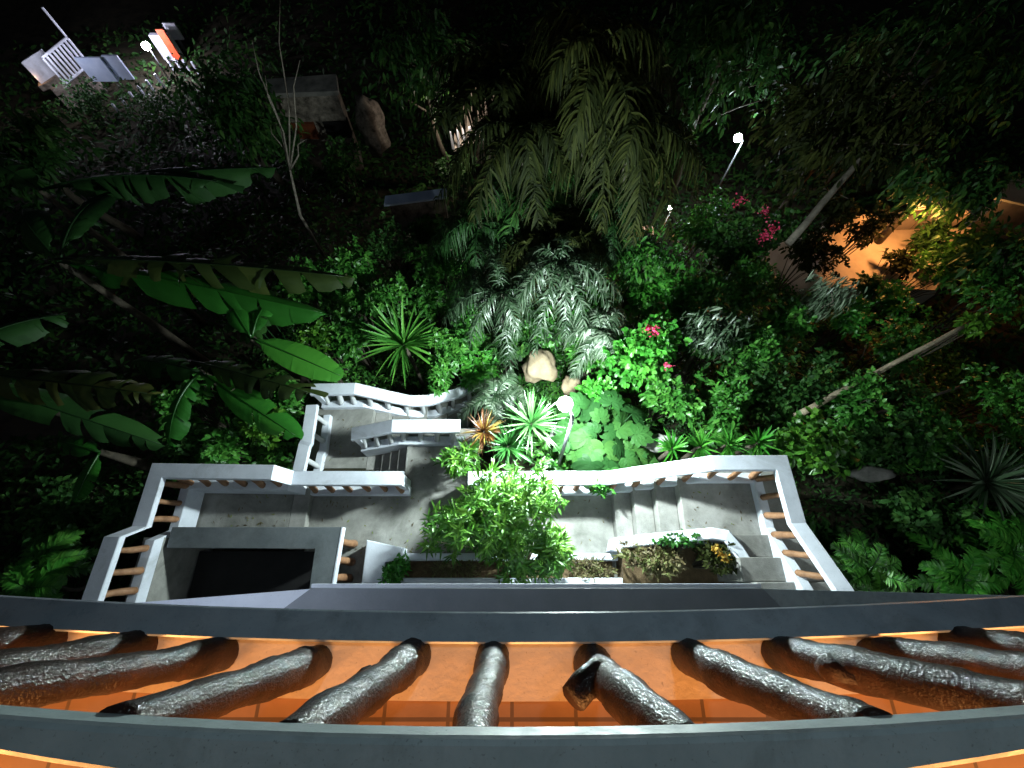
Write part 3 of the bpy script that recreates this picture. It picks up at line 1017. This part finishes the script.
t0 = at(252, 338, 1.0)
L1 = at(336, 372, .75)
d1, l1 = towards(t0, L1)
t1 = at(200, 372, 1.4)
d2, l2 = towards(t1, at(290, 432, 1.3))
d3, l3 = towards(t1, at(312, 398, 1.7))
banana('banana plant with one broad bright green leaf above the upper landing', (t0.x - .2, t0.y + .3, terr(t0.x, t0.y)), t0, [
    (d1, l1 * 1.05, .62, .08, .02, (.6, 1), L_BAN, (0, 0, 0), .15),
    ((-.5, .7, .5), 1.5, .5, .5, .3, (.1, .6), L_BAN, (0, 0, 0), .2),
    ((.2, .9, .5), 1.2, .45, .5, .3, (.1, .7), L_BAN, (0, 0, 0), .2)])
banana('banana plant with torn olive and green leaves reaching towards the upper landing', (t1.x - .3, t1.y + .2, terr(t1.x, t1.y)), t1, [
    (d2, l2 * 1.05, .60, .06, .38, (.25, .9), L_BAN, (0, 0, 0), .25),
    (d3, l3, .62, .12, .95, (.0, .55), L_BAY, (-.1, .15, .15), .45),
    ((-.9, .2, .3), 1.8, .55, .5, .7, (.0, .6), L_DRK, (0, 0, 0), .3),
    ((-.2, -.8, .35), 1.5, .5, .55, .5, (.0, .6), L_BAN, (0, 0, 0), .3)])
t2 = at(-60, 372, 2.4)
d4, l4 = towards(t2, at(142, 388, 2.6))
d5, l5 = towards(t2, at(130, 432, 2.2))
banana('banana plant with a ragged yellowed leaf entering from the left edge', (t2.x - .3, t2.y + .2, terr(t2.x, t2.y)), t2, [
    (d4, l4, .72, .10, 1.0, (.25, .9), L_BAY, (0, 0, .1), .4),
    (d5, l5, .6, .25, .8, (.0, .5), L_DRK, (0, 0, 0), .3),
    ((.6, .7, .4), 1.9, .6, .6, .6, (.0, .5), L_DRK, (0, 0, 0), .3)])
t3 = at(60, 262, 1.6)
d6, l6 = towards(t3, at(345, 262, 1.9))
d7, l7 = towards(t3, at(320, 300, 1.5))
banana('dark banana plant with two very long leaves across the left slope', (t3.x - .2, t3.y + .2, terr(t3.x, t3.y)), t3, [
    (d6, l6, .9, .10, 1.0, (.1, .7), L_BAY, (0, 0, .1), .35),
    (d7, l7, .9, .10, .8, (.0, .35), L_BAN, (0, 0, 0), .3),
    ((-.6, .6, .4), 2.5, .8, .5, .6, (.0, .5), L_DRK, (0, 0, 0), .3),
    ((.1, .95, .4), 2.5, .8, .5, .6, (.0, .5), L_DRK, (0, 0, 0), .3)])
t4 = at(40, 190, 1.5)
d8, l8 = towards(t4, at(260, 150, 1.6))
banana('darkest banana plant on the upper left slope', (t4.x - .2, t4.y + .2, terr(t4.x, t4.y)), t4, [
    (d8, l8, .9, .1, .8, (.0, .4), L_DRK, (0, 0, 0), .3),
    ((.8, .1, .2), 4.0, .9, .3, .8, (.0, .4), L_DRK, (0, 0, 0), .3),
    ((-.7, .4, .4), 2.5, .8, .5, .6, (.0, .5), L_DRK, (0, 0, 0), .3)])
t5 = at(100, 452, 1.0)
banana('short banana plant with an upright dim leaf outside the left landing', (t5.x, t5.y, terr(t5.x, t5.y)), t5, [
    ((-.1, -.9, .15), .9, .38, .15, .2, (.3, .8), L_BAN, (0, 0, 0), .15),
    ((-.8, .2, .3), 1.0, .4, .4, .4, (.0, .5), L_BAN, (0, 0, 0), .2)])

for (px, py, z, r, n, m, lab) in [(262, 425, .3, .55, 150, L_YEL, 'lit small leaved bush between banana leaves and the left railing'),
                                  (225, 445, .2, .5, 110, L_MID, 'darker green bush at the back corner of the left landing'),
                                  (175, 440, .1, .55, 100, L_DRK, 'dim bush behind the left landing beneath the torn leaves'),
                                  (318, 335, -.6, .5, 70, L_YEL, 'small yellow green bush right of the broad banana leaf'),
                                  (55, 505, .2, .7, 130, L_DRK, 'dim leafy bush beside the left steps'),
                                  (60, 540, .2, .55, 110, L_MID, 'green bush low beside the end of the left railing'),
                                  (360, 262, -1.5, .9, 120, L_MID, 'dim green bush high on the slope above the strap leaves'),
                                  (395, 240, -1.8, .8, 110, L_DRK, 'dark bush under the bluish roof strip'),
                                  (585, 312, -.6, .8, 130, L_BRI, 'lit leafy bush behind the drooping fronds above the globe'),
                                  (690, 290, -1.2, 1.1, 230, L_MID, 'loose green shrub between globe and far lamp'),
                                  (700, 225, -2.2, 1.2, 220, L_MID, 'shrub lit from behind by the small lamp'),
                                  (715, 350, -.5, .9, 130, L_DRK, 'dark shrub right of the pink flowered bush'),
                                  (730, 405, -.2, .8, 150, L_MID, 'low green shrub up the slope from the strappy tufts'),
                                  (905, 345, -1.5, .9, 170, L_MID, 'leafy shrub below the orange lit house'),
                                  (852, 318, -1.6, .6, 150, L_BRI, 'fresh green bush directly under the orange lit terrace'),
                                  (900, 395, -.6, .7, 90, L_DRK, 'dark bush beside the leaning pale trunk'),
                                  (1000, 400, -.5, 1.0, 140, L_MID, 'dim shrub at the right edge above the agave'),
                                  (900, 300, -2.2, .8, 130, L_BRI, 'bright shrub at the right end of the orange lit terrace'),
                                  (985, 300, -2.0, 1.2, 170, L_MID, 'shrub at the right edge below the pale roof')]:
    bush('bush', lab, 'bush', at(px, py, z), (r, r, r * .8), n, 6, .16, .07, m, lobes=8, tint=(.05, .95))
for (px, py, z, r, n, m, lab) in [(385, 300, -1.2, .7, 220, L_MID, 'dense green bush left of centre on the lit slope above the strap leaves'),
                                  (600, 395, .0, .5, 170, L_BRI, 'bright leafy mound between the globe and the pink flowered bush'),
                                  (668, 400, -.2, .75, 260, L_MID, 'green mound right of the taro leaves'),
                                  (655, 290, -1.0, .9, 300, L_BRI, 'glossy bush above the pink flowered bush'),
                                  (545, 330, -1.0, .8, 260, L_MID, 'leafy bush under the drooping silvery palm'),
                                  (780, 330, -1.0, 1.0, 260, L_MID, 'green bush left of the slender silvery tree'),
                                  (770, 390, -.4, .9, 240, L_DRK, 'dim bush at the foot of the leaning pale log'),
                                  (830, 385, -.5, .8, 160, L_DRK, 'dim bush behind the leaning pale log'),
                                  (880, 440, -.2, 1.0, 240, L_DRK, 'dark spreading bush on the slope left of the large agave'),
                                  (920, 520, .2, .8, 200, L_DRK, 'dark low bush between the cycads and the large agave'),
                                  (820, 540, .3, .45, 110, L_DRK, 'dark bush outside the right hand steps'),
                                  (300, 290, -1.0, .8, 200, L_MID, 'green bush above the broad banana leaf'),
                                  (180, 405, .2, .7, 160, L_MID, 'green bush under the torn banana leaf'),
                                  (120, 520, .0, .5, 120, L_DRK, 'dark bush under the left railing'),
                                  (940, 265, -2.4, .9, 170, L_MID, 'leafy bush in front of the right part of the orange terrace'),
                                  (815, 250, -2.4, .9, 220, L_OLV, 'olive bush in front of the left part of the orange terrace'),
                                  (870, 225, -2.2, .8, 150, L_OLV, 'olive bush along the back of the orange terrace')]:
    bush('bush', lab, 'bush', at(px, py, z), (r, r, r * .8), n, 6, .16, .075, m, lobes=9, tint=(.05, 1), prof=P_ROUND if n % 3 else P_LANCE)
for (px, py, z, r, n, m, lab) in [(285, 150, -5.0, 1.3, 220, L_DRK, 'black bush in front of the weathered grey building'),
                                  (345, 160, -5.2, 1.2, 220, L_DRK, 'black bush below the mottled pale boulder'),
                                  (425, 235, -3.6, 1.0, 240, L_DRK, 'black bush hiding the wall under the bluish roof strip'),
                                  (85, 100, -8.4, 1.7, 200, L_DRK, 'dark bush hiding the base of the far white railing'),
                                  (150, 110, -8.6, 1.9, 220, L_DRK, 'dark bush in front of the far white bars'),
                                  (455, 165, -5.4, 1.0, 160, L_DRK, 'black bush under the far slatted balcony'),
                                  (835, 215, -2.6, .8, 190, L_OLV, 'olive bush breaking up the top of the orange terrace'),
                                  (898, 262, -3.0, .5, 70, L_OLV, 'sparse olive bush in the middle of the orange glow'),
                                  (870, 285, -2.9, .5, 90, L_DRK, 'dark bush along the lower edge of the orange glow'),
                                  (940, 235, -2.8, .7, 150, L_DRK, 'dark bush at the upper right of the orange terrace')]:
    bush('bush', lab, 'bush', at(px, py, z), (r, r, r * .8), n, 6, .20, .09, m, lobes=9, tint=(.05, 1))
for (px, py, z, r, n, m, lab) in [(350, 335, -.8, .6, 220, L_MID, 'leafy bush between the yellow green bush and the strap leaf fountain'),
                                  (452, 345, -.8, .6, 240, L_MID, 'green bush right of the strap leaf fountain'),
                                  (478, 368, -.9, .5, 200, L_BRI, 'bright leafy bush at the end of the curved railing'),
                                  (440, 268, -1.6, .9, 300, L_MID, 'wide green bush above the dense bush of the lit slope'),
                                  (510, 345, -1.0, .6, 240, L_DRK, 'dark leafy bush left of the tan boulder'),
                                  (590, 352, -.6, .5, 200, L_MID, 'small green bush between tan boulder and pink flowers'),
                                  (700, 325, -.8, .9, 300, L_MID, 'broad green bush behind the slender pale leaved tree'),
                                  (755, 350, -.6, .8, 260, L_MID, 'broad green bush right of the slender pale leaved tree'),
                                  (745, 290, -1.4, 1.0, 300, L_MID, 'rounded green shrub under the bougainvillea'),
                                  (860, 400, -.3, .8, 220, L_MID, 'green shrub just right of the middle of the pale log'),
                                  (930, 440, -.2, .9, 260, L_MID, 'low green shrub left of the large dark agave'),
                                  (990, 545, .3, .6, 180, L_BRI, 'bright bush between the two ferns at the right edge'),
                                  (340, 275, -1.3, .8, 240, L_MID, 'bush at the foot of the bare sapling'),
                                  (280, 395, .1, .5, 200, L_MID, 'bush tucked under the green torn banana leaf by the upper landing')]:
    bush('bush', lab, 'bush', at(px, py, z), (r, r, r * .8), n, 6, .16, .07, m, lobes=10, tint=(.05, 1), prof=P_ROUND if n % 40 else P_LANCE)
bush('bush', 'yellowing sprig at the upper end of the leaning pale trunk', 'bush', at(975, 322, .2), (.6, .35, .3), 80, 6, .15, .08, L_YEL, lobes=5, tint=(.5, 1))


# --- trees
def tree(label, foot, top, crad, n, per, L, W, m, bark=DARKBARK, group=None, tr=.16, hang=.1, prof=P_LANCE, tint=(0, 1), name='tree', lobes=12, limbs=11, cz=0):
    foot, top = Vector(foot), Vector(top)
    o = thing(name, label, 'tree', foot, group)
    p, k = crown_points(n, crad, lobes)
    tips = np.array(top) + p + np.array([0, 0, cz])
    bm = bmesh.new()
    kk = 7
    tube(bm, [foot.lerp(top, i / kk) + Vector((.10 * math.sin(i * 1.1), .10 * math.cos(i * .9), 0)) for i in range(kk + 1)], [tr * (1.2 - .75 * i / kk) for i in range(kk + 1)], 9, .08)
    from_bm('trunk', bm, bark, o, True)
    bm = bmesh.new()
    for q in tips[R.choice(n, limbs, False)]:
        s = foot.lerp(top, random.uniform(.6, .97))
        q = Vector(q)
        mid = s.lerp(q, .5) + Vector((random.uniform(-.2, .2), random.uniform(-.2, .2), .15))
        tube(bm, [s, mid, q], [tr * .3, tr * .2, tr * .06], 5)
    from_bm('limb', bm, bark, o, True)
    lv = Leaves()
    B = np.repeat(tips, per, 0) + R.normal(0, L * .35, (n * per, 3))
    D = nrm(nrm(np.repeat(p, per, 0)) * .4 + rdir(n * per) * .9 - UP * hang * 2.5)
    lv.add(B, D, UP + rdir(n * per) * .6, L * R.uniform(.6, 1.2, n * per), W * R.uniform(.7, 1.2, n * per), prof, 3, .3, .2,
           tint[0] + (tint[1] - tint[0]) * np.clip(np.repeat(R.random(n), per) * .6 + R.random(n * per) * .4, 0, 1))
    lv.build('crown', m, o)
    return o


def tr(px, py, z, lab, crad, n, per, L, W, m, **k):
    c = at(px, py, z)
    return tree(lab, (c.x + .3, c.y + .4, terr(c.x + .3, c.y + .4)), c, crad, n, per, L, W, m, **k)


tr(832, 300, .2, 'slender tree with silvery twigs hanging before the orange lit terrace', (.75, .5, 1.0), 90, 8, .24, .035, L_SIL, hang=.8, tint=(.1, .95), lobes=6, tr=.06, bark=BARK)
tr(712, 335, .4, 'slender tree with drooping pale leaves right of the pink flowers', (.7, .5, .8), 110, 7, .22, .05, L_SIL, hang=.5, tint=(0, .7), tr=.06, bark=BARK)
tr(840, 130, .2, 'large dim olive tree over the leaning branch at upper right', (2.6, 2.2, 2.0), 520, 7, .30, .09, L_OLV, hang=.3, lobes=16)
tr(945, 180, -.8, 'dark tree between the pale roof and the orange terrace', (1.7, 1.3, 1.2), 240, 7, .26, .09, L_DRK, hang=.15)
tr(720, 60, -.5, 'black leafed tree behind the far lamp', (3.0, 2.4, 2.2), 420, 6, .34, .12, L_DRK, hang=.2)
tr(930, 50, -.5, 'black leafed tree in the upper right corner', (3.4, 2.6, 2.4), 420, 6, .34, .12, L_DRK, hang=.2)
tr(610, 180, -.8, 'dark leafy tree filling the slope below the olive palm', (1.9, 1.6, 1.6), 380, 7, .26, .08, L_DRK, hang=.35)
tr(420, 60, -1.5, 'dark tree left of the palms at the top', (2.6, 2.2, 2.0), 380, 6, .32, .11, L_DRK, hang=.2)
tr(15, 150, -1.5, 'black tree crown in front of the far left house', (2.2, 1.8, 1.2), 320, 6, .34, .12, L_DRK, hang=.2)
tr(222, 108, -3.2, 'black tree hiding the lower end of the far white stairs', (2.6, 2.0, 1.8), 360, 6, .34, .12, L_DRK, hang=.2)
tr(640, 265, -.6, 'leafy tree crown glittering in front of the small lamp', (1.2, 1.0, 1.0), 260, 7, .18, .07, L_MID, hang=.3)
tr(1000, 250, -1.5, 'dim green tree at the right edge below the pale roof', (1.5, 1.2, 1.1), 220, 6, .26, .10, L_DRK, hang=.15)

# bare tree
c = at(300, 215, -2.0)
o = thing('bare_tree', 'leafless grey sapling with thin forked stems on the upper left slope', 'tree', (c.x, c.y, terr(c.x, c.y)))
bm = bmesh.new()
g = Vector((c.x, c.y, terr(c.x, c.y)))
tube(bm, [g, c, at(290, 170, -.6)], [.06, .045, .03], 7, .1)
from_bm('trunk', bm, BARK, o, True)
for tip in [(265, 75, 1.5), (280, 0, 2.5), (300, 60, 1.8), (252, 40, 2.0), (305, 140, .2), (270, 125, .2)]:
    q = at(*tip)
    s = at(290, 170, -.6)
    bm = bmesh.new()
    tube(bm, [s, s.lerp(q, .4) + Vector((.12, 0, .1)), s.lerp(q, .75) + Vector((-.05, 0, .1)), q], [.028, .02, .014, .007], 6, .1)
    from_bm('branch', bm, BARK, o, True)

# leaning trunks
def pole_thing(name, label, cat, a, b2, r0, r1, m):
    a, b2 = Vector(a), Vector(b2)
    bm = bmesh.new()
    k = 9
    tube(bm, [a.lerp(b2, i / k) + Vector((.02 * math.sin(i * 2), 0, .03 * math.sin(i * 1.3))) for i in range(k + 1)], [r0 + (r1 - r0) * i / k for i in range(k + 1)], 9, .08)
    return meta(from_bm(name, bm, m, None, True), label, cat)


pole_thing('log', 'bare pale log leaning up to the right beyond the railing', 'log', at(795, 416, -.5), at(972, 322, .3), .075, .045, PALEBARK)
pole_thing('fallen_branch', 'dark thin branch lying on the slope under the pale leaning trunk', 'branch', at(860, 420, -.6), at(965, 385, -.6), .05, .03, BARK)
pole_thing('leaning_branch', 'long dim branch slanting up to the right above the orange terrace', 'branch', at(788, 244, -.8), at(945, 60, 1.2), .10, .05, BARK)

# ================================================================== FAR BUILDINGS
# orange lit house on the right
def wallbox(o, name, m, pts, z0, z1):
    bm = bmesh.new()
    prism(bm, pts, z0, z1)
    return from_bm(name, bm, m, o)


c = at(880, 262, -3.4)
o = thing('garden_house', 'orange lit terrace house half hidden by leaves at the right', 'house', (c.x, c.y, terr(c.x, c.y)))
zt = -3.6
wallbox(o, 'terrace_floor', PINKW, [(c.x - 1.9, c.y - .9), (c.x + 1.9, c.y - 1.0), (c.x + 4.0, c.y + 1.7), (c.x - 2.9, c.y + 1.4)], zt - 1.6, zt)
wallbox(o, 'wall', PINKW, [(c.x - 1.4, c.y + 1.42), (c.x + 3.6, c.y + 1.9), (c.x + 3.6, c.y + 2.2), (c.x - 1.4, c.y + 1.7)], zt - 1.6, zt + .5)
for k in range(6):
    x0 = c.x + .75 + k * .07
    y0 = c.y + .55 - k * .20
    wallbox(o, 'step', PINKW, [(x0, y0), (x0 + .55, y0 + .10), (x0 + .55, y0 + .19), (x0, y0 + .09)], zt + .004, zt + .05 + .1 * k)
point('terrace_lamp', (c.x + .2, c.y + .6, zt + 1.9), ORANGE, 330, .3)
point('terrace_lamp', (c.x + 3.4, c.y + 1.4, zt + 1.0), ORANGE, 30, .1)
p = at(1012, 196, -2.4)
o = thing('shed', 'pale greenish sheet roof at the right edge among dark trees', 'shed', (p.x + 1, p.y, terr(p.x, p.y)))
wallbox(o, 'roof', METALROOF, [(p.x - .55, p.y - .05), (p.x + .6, p.y - .45), (p.x + 2.8, p.y - .2), (p.x + 2.8, p.y + .9), (p.x + .4, p.y + .8)], -2.5, -2.42)
wallbox(o, 'wall', STAIN, [(p.x - .1, p.y), (p.x + 2.6, p.y), (p.x + 2.6, p.y + .6), (p.x + .4, p.y + .6)], -7, -2.51)
# orange bit behind the small lamp
p = at(646, 230, -3.6)
o = thing('hut', 'tiny orange lit wall glimpsed below the small lamp', 'hut', (p.x, p.y, terr(p.x, p.y)))
wallbox(o, 'wall', PINKW, [(p.x - .25, p.y), (p.x + .3, p.y + .05), (p.x + .3, p.y + .35), (p.x - .25, p.y + .3)], -6.5, -3.9)
wallbox(o, 'roof', PINKW, [(p.x - .3, p.y - .05), (p.x + .35, p.y), (p.x + .35, p.y + .4), (p.x - .3, p.y + .35)], -3.897, -3.8)
point('hut_lamp', (p.x, p.y - .3, -2.9), ORANGE, 22, .08)

# weathered building and roofs in the upper left middle
p = at(300, 100, -4.0)
o = thing('old_building', 'weathered grey concrete building behind the bare sapling', 'building', (p.x, p.y, terr(p.x, p.y)))
a, b2, b3, a3 = at(256, 94, -4.0), at(338, 91, -4.0), at(336, 74, -4.0), at(252, 80, -4.0)
cc = (a + b2 + b3 + a3) / 4
wallbox(o, 'wall', DARKSTAIN, [tuple(q.lerp(cc, .06).to_2d()) for q in (a, b2, b3, a3)], -9.6, -4.2)
wallbox(o, 'roof', STAIN, [tuple(q.to_2d()) for q in (a, b2, b3, a3)], -4.197, -4.0)
for k in range(2):
    q = a.lerp(b2, .22 + k * .45).lerp(cc, .05)
    wallbox(o, 'window', RUST if k == 0 else BLACKP, [(q.x, q.y - .05), (q.x + 1.1, q.y - .08), (q.x + 1.1, q.y + .3), (q.x, q.y + .3)], -6.2, -5.4)
p = at(415, 198, -2.6)
o = thing('lean_to', 'narrow bluish roof strip glimpsed above the dark bush', 'shed', (p.x, p.y, terr(p.x, p.y)))
a, b2 = at(384, 202, -2.6), at(446, 194, -2.6)
wallbox(o, 'roof', BLUEPANEL, [(a.x, a.y - .12), (b2.x, b2.y - .12), (b2.x, b2.y + .3), (a.x, a.y + .3)], -2.7, -2.62)
wallbox(o, 'wall', DARKSTAIN, [(a.x + .1, a.y + .1), (b2.x - .1, b2.y + .1), (b2.x - .1, b2.y + .25), (a.x + .1, a.y + .25)], -7, -2.703)
boulder('mottled pale boulder leaning beside the weathered building', at(372, 128, -5.0), .95, DARKSTAIN, (.6, .6, 1.5))

# lit white balcony glimpsed through the palm
p = at(468, 126, -4.5)
o = thing('far_balcony', 'small lit white slatted balcony glimpsed through the dark palm', 'balcony', (p.x, p.y, terr(p.x, p.y)))
a, b2 = at(452, 140, -5), at(494, 128, -5)
wallbox(o, 'floor_slab', PINKW, [(a.x, a.y), (b2.x, b2.y), (b2.x, b2.y + 1.6), (a.x, a.y + 1.6)], -5.6, -5.45)
wallbox(o, 'back_wall', PINKW, [(a.x, a.y + 1.62), (b2.x, b2.y + 1.62), (b2.x, b2.y + 1.8), (a.x, a.y + 1.8)], -8, -4.0)
for k in range(8):
    q = a.lerp(b2, k / 7)
    bm = bmesh.new()
    box(bm, q.x - .05, q.x + .05, q.y - .03, q.y + .03, -5.447, -4.6)
    from_bm('slat', bm, WHITE, o)
point('far_balcony_lamp', (p.x - .2, p.y - .5, -3.8), (1, .85, .7), 120, .1)

# far left lit house with white stairs and railings
Z0 = -9.0
c = at(75, 75, -8.0)
o = thing('far_house', 'distant floodlit house with white slatted stair railing at upper left', 'house', (c.x, c.y, terr(c.x, c.y)))
a = at(65, 83, -8.2)
b2 = at(88, 63, -8.2)
wallbox(o, 'porch_floor', DARKSTAIN, [(a.x - 1.6, a.y - .15), (b2.x, b2.y - .15), (b2.x - 1.0, b2.y + .8), (a.x - 1.9, a.y + .5)], -8.6, -8.3)
wallbox(o, 'under_wall', DARKSTAIN, [(a.x - 1.2, a.y), (b2.x - .2, b2.y), (b2.x - 1.0, b2.y + .6), (a.x - 1.5, a.y + .4)], -11, -8.603)
wallbox(o, 'wall', WHITE, [(a.x - 1.5, a.y + .05), ((a.x + b2.x) / 2 - 1.2, (a.y + b2.y) / 2 + .3), ((a.x + b2.x) / 2 - 1.2, (a.y + b2.y) / 2 + .4), (a.x - 1.5, a.y + .2)], -8.297, -7.1)
for k in range(9):
    u = k / 8
    q = Vector((a.x + (b2.x - a.x) * u, a.y + (b2.y - a.y) * u, 0))
    bm = bmesh.new()
    tube(bm, [(q.x, q.y, -8.2), (q.x, q.y, -6.85)], [.065, .065], 6)
    from_bm('railing_bar', bm, WHITE, o)
bm = bmesh.new()
tube(bm, [(a.x, a.y, -6.8), (b2.x, b2.y, -6.8)], [.07, .07], 6)
from_bm('handrail', bm, WHITE, o)
bm = bmesh.new()
tube(bm, [(a.x, a.y, -8.25), (b2.x, b2.y, -8.25)], [.07, .07], 6)
from_bm('bottom_rail', bm, WHITE, o)
bm = bmesh.new()
tube(bm, [(b2.x, b2.y, -6.75), (b2.x, b2.y, -5.3)], [.06, .06], 6)
from_bm('corner_post', bm, WHITE, o)
point('far_house_lamp', (a.x + .9, a.y - 1.1, -6.4), (.85, .85, 1), 120, .2)
point('far_porch_lamp', (a.x - 1.5, a.y - .05, -7.9), (1, .55, .3), 6, .1)
for (x0, x1, y0, y1, z, lab) in [(92, 117, 62, 80, -8.6, 'larger pale blue lit panel right of the far white railing'), (118, 133, 63, 78, -8.6, 'smaller dull blue panel at the end of the far wall')]:
    p0, p1 = at(x0, y1, z), at(x1, y1, z)
    dp = p1 - p0
    bm = bmesh.new()
    w = Vector((0, .12, 0))
    top = 1.25
    lo = [p0, p1, p1 + w, p0 + w]
    prism(bm, [(q.x, q.y) for q in lo], z - .1, z + top)
    meta(from_bm('wall_panel', bm, BLUEPANEL), lab, 'panel')
p = at(146, 46, -8)
o = lamp_post('distant violet white lamp on a post above the far panels', (p.x, p.y, terr(p.x, p.y)), (p.x + .1, p.y, -8.2), tuple(p), .22, glow('violet_lamp_glow', (.85, .82, 1.0), 220))
p = at(158, 52, -9)
o = thing('shop_front', 'distant lit shelter with an orange red panel beside the violet lamp', 'shelter', (p.x, p.y, terr(p.x, p.y)))
wallbox(o, 'back_wall', WHITE, [(p.x - .8, p.y + 1.2), (p.x + .5, p.y + 1.2), (p.x + .5, p.y + 1.5), (p.x - .8, p.y + 1.5)], -12, -8.7)
wallbox(o, 'red_panel', REDP, [(p.x + .1, p.y + .9), (p.x + .6, p.y + .9), (p.x + .6, p.y + 1.0), (p.x + .1, p.y + 1.0)], -10, -8.2)
for k in range(4):
    bm = bmesh.new()
    q = p.x + .3 + k * .5
    box(bm, q, q + .12, p.y - .2, p.y - .1, -12, -9.2 - .1 * k)
    from_bm('railing_bar', bm, WHITE, o)
point('shelter_lamp', (p.x - .6, p.y + .1, -8.6), (.9, .85, 1), 70, .15)
p = at(172, 30, -9)
o = thing('signboard', 'small white lit board above the far shelter', 'board', (p.x, p.y, terr(p.x, p.y)))
wallbox(o, 'board', WHITE, [(p.x - .4, p.y), (p.x + .4, p.y), (p.x + .4, p.y + .12), (p.x - .4, p.y + .12)], -9.6, -8.6)
wallbox(o, 'post', STEEL, [(p.x - .08, p.y + .02), (p.x + .08, p.y + .02), (p.x + .08, p.y + .1), (p.x - .08, p.y + .1)], -14, -9.603)

# distant fence bars leading down from the house
o = thing('far_fence', 'row of white bars stepping down right of the far house', 'fence', tuple(at(110, 100, -8)))
for k in range(6):
    q = at(112 + k * 8.5, 104 - k * 6, -9.2)
    bm = bmesh.new()
    box(bm, q.x - .06, q.x + .06, q.y - .05, q.y + .05, -10.4, -9.2)
    from_bm('railing_bar', bm, WHITE, o)

# ================================================================== GROUND COVER
lv = Leaves()
N = 70000
ang = R.uniform(-1.25, 1.25, N)
dist = 2.0 + 40 * R.random(N) ** 2.3
X = dist * np.sin(ang) * 1.25
Y = dist * np.cos(ang) + 1.0
keep = (Y > 2.3) | (np.abs(X) > 6.6)
keep &= ~((X > -4.6) & (X < -.6) & (Y < 4.4))
keep &= ~((X > -6.5) & (X < 4.9) & (Y < 1.95))
X, Y = X[keep], Y[keep]
X2 = np.concatenate([X, R.uniform(-14, -6.4, 5000), R.uniform(4.9, 13, 5000)])
Y2 = np.concatenate([Y, R.uniform(-1.0, 3, 5000), R.uniform(-1.0, 3, 5000)])
dd = np.sqrt(X2 ** 2 + Y2 ** 2)
cl = .5 + .5 * np.sin(X2 * 1.7 + 2 * np.sin(Y2 * 1.1)) * np.sin(Y2 * 1.9 + X2 * .4)
Z2 = np.array([terr(x, y) for x, y in zip(X2, Y2)]) + R.random(len(X2)) * (.08 + .5 * cl)
sc = np.clip(dd / 9, .7, 3.0)
lv.add(np.stack([X2, Y2, Z2], 1), rdir(len(X2), -.1), UP + rdir(len(X2)) * .6, .16 * sc * R.uniform(.6, 1.3, len(X2)), .07 * sc * R.uniform(.6, 1.3, len(X2)), P_LANCE, 2, .3, .25, np.clip(cl * .6 + R.random(len(X2)) * .4, 0, 1))
meta(lv.build('undergrowth', L_DRK), kind='stuff')
lv = Leaves()
N = 52000
X2, Y2 = R.uniform(-7.5, 14, N), 2.1 + 9 * R.random(N) ** 1.3
keep = ~((X2 > -4.5) & (X2 < -.4) & (Y2 < 4.6)) & (np.sin(X2 * 2.1 + 2 * np.sin(Y2)) * np.sin(Y2 * 2.3 + X2) > -.35)
X2, Y2 = X2[keep], Y2[keep]
Z2 = np.array([terr(x, y) for x, y in zip(X2, Y2)]) + R.random(len(X2)) * .55
lv.add(np.stack([X2, Y2, Z2], 1), rdir(len(X2), -.1), UP + rdir(len(X2)) * .6, .17 * R.uniform(.5, 1.3, len(X2)), .075 * R.uniform(.5, 1.3, len(X2)), P_LANCE, 2, .3, .25)
meta(lv.build('ground_cover', L_MID), kind='stuff')

lv = Leaves()
for (x0, x1, y0, y1, z, n) in [(-3.8, 1.9, .45, 1.5, 0, 90), (-6.0, -4.3, .9, 1.5, .17, 26), (3.0, 4.2, .75, 1.5, .95, 24), (-2.1, -.8, 1.9, 2.8, 0, 26), (-4.1, -3.2, 2.3, 3.5, -.6, 22), (-3.8, -.9, .42, .55, 0, 30), (-3.8, 1.7, 1.36, 1.46, 0, 40)]:
    n2 = n
    B = np.stack([R.uniform(x0, x1, n2), R.uniform(y0, y1, n2), np.full(n2, z + .006)], 1)
    a = R.uniform(0, 2 * PI, n2)
    D = np.stack([np.cos(a), np.sin(a), R.uniform(.02, .25, n2)], 1)
    lv.add(B, D, UP + R.normal(0, .2, (n2, 3)), R.uniform(.03, .09, n2), R.uniform(.012, .03, n2), P_LANCE, 2, .1, .2)
meta(lv.build('fallen_leaves', L_DRY), kind='stuff')

# ================================================================== WORLD
w = bpy.data.worlds.new('World')
S.world = w
w.use_nodes = True
nt = w.node_tree
sky = nt.nodes.new('ShaderNodeTexSky')
sky.sky_type = 'NISHITA'
sky.sun_disc = False
sky.sun_elevation = math.radians(40)
sky.sun_rotation = math.radians(200)
nt.links.new(sky.outputs[0], nt.nodes['Background'].inputs[0])
nt.nodes['Background'].inputs[1].default_value = .002
sun = bpy.data.lights.new('moon', 'SUN')
sun.energy = .004
sun.angle = math.radians(.5)
sun.color = (.8, .9, 1)
so = bpy.data.objects.new('moon', sun)
so.rotation_euler = (math.radians(50), 0, math.radians(-20))
COL.objects.link(so)

vs = S.view_settings
vs.view_transform = 'Standard'
vs.look = 'None'
vs.exposure = .65
vs.gamma = 1
vs.use_curve_mapping = False
S.cycles.use_denoising = True
S.cycles.max_bounces = 6
S.cycles.diffuse_bounces = 3
S.cycles.sample_clamp_indirect = 4
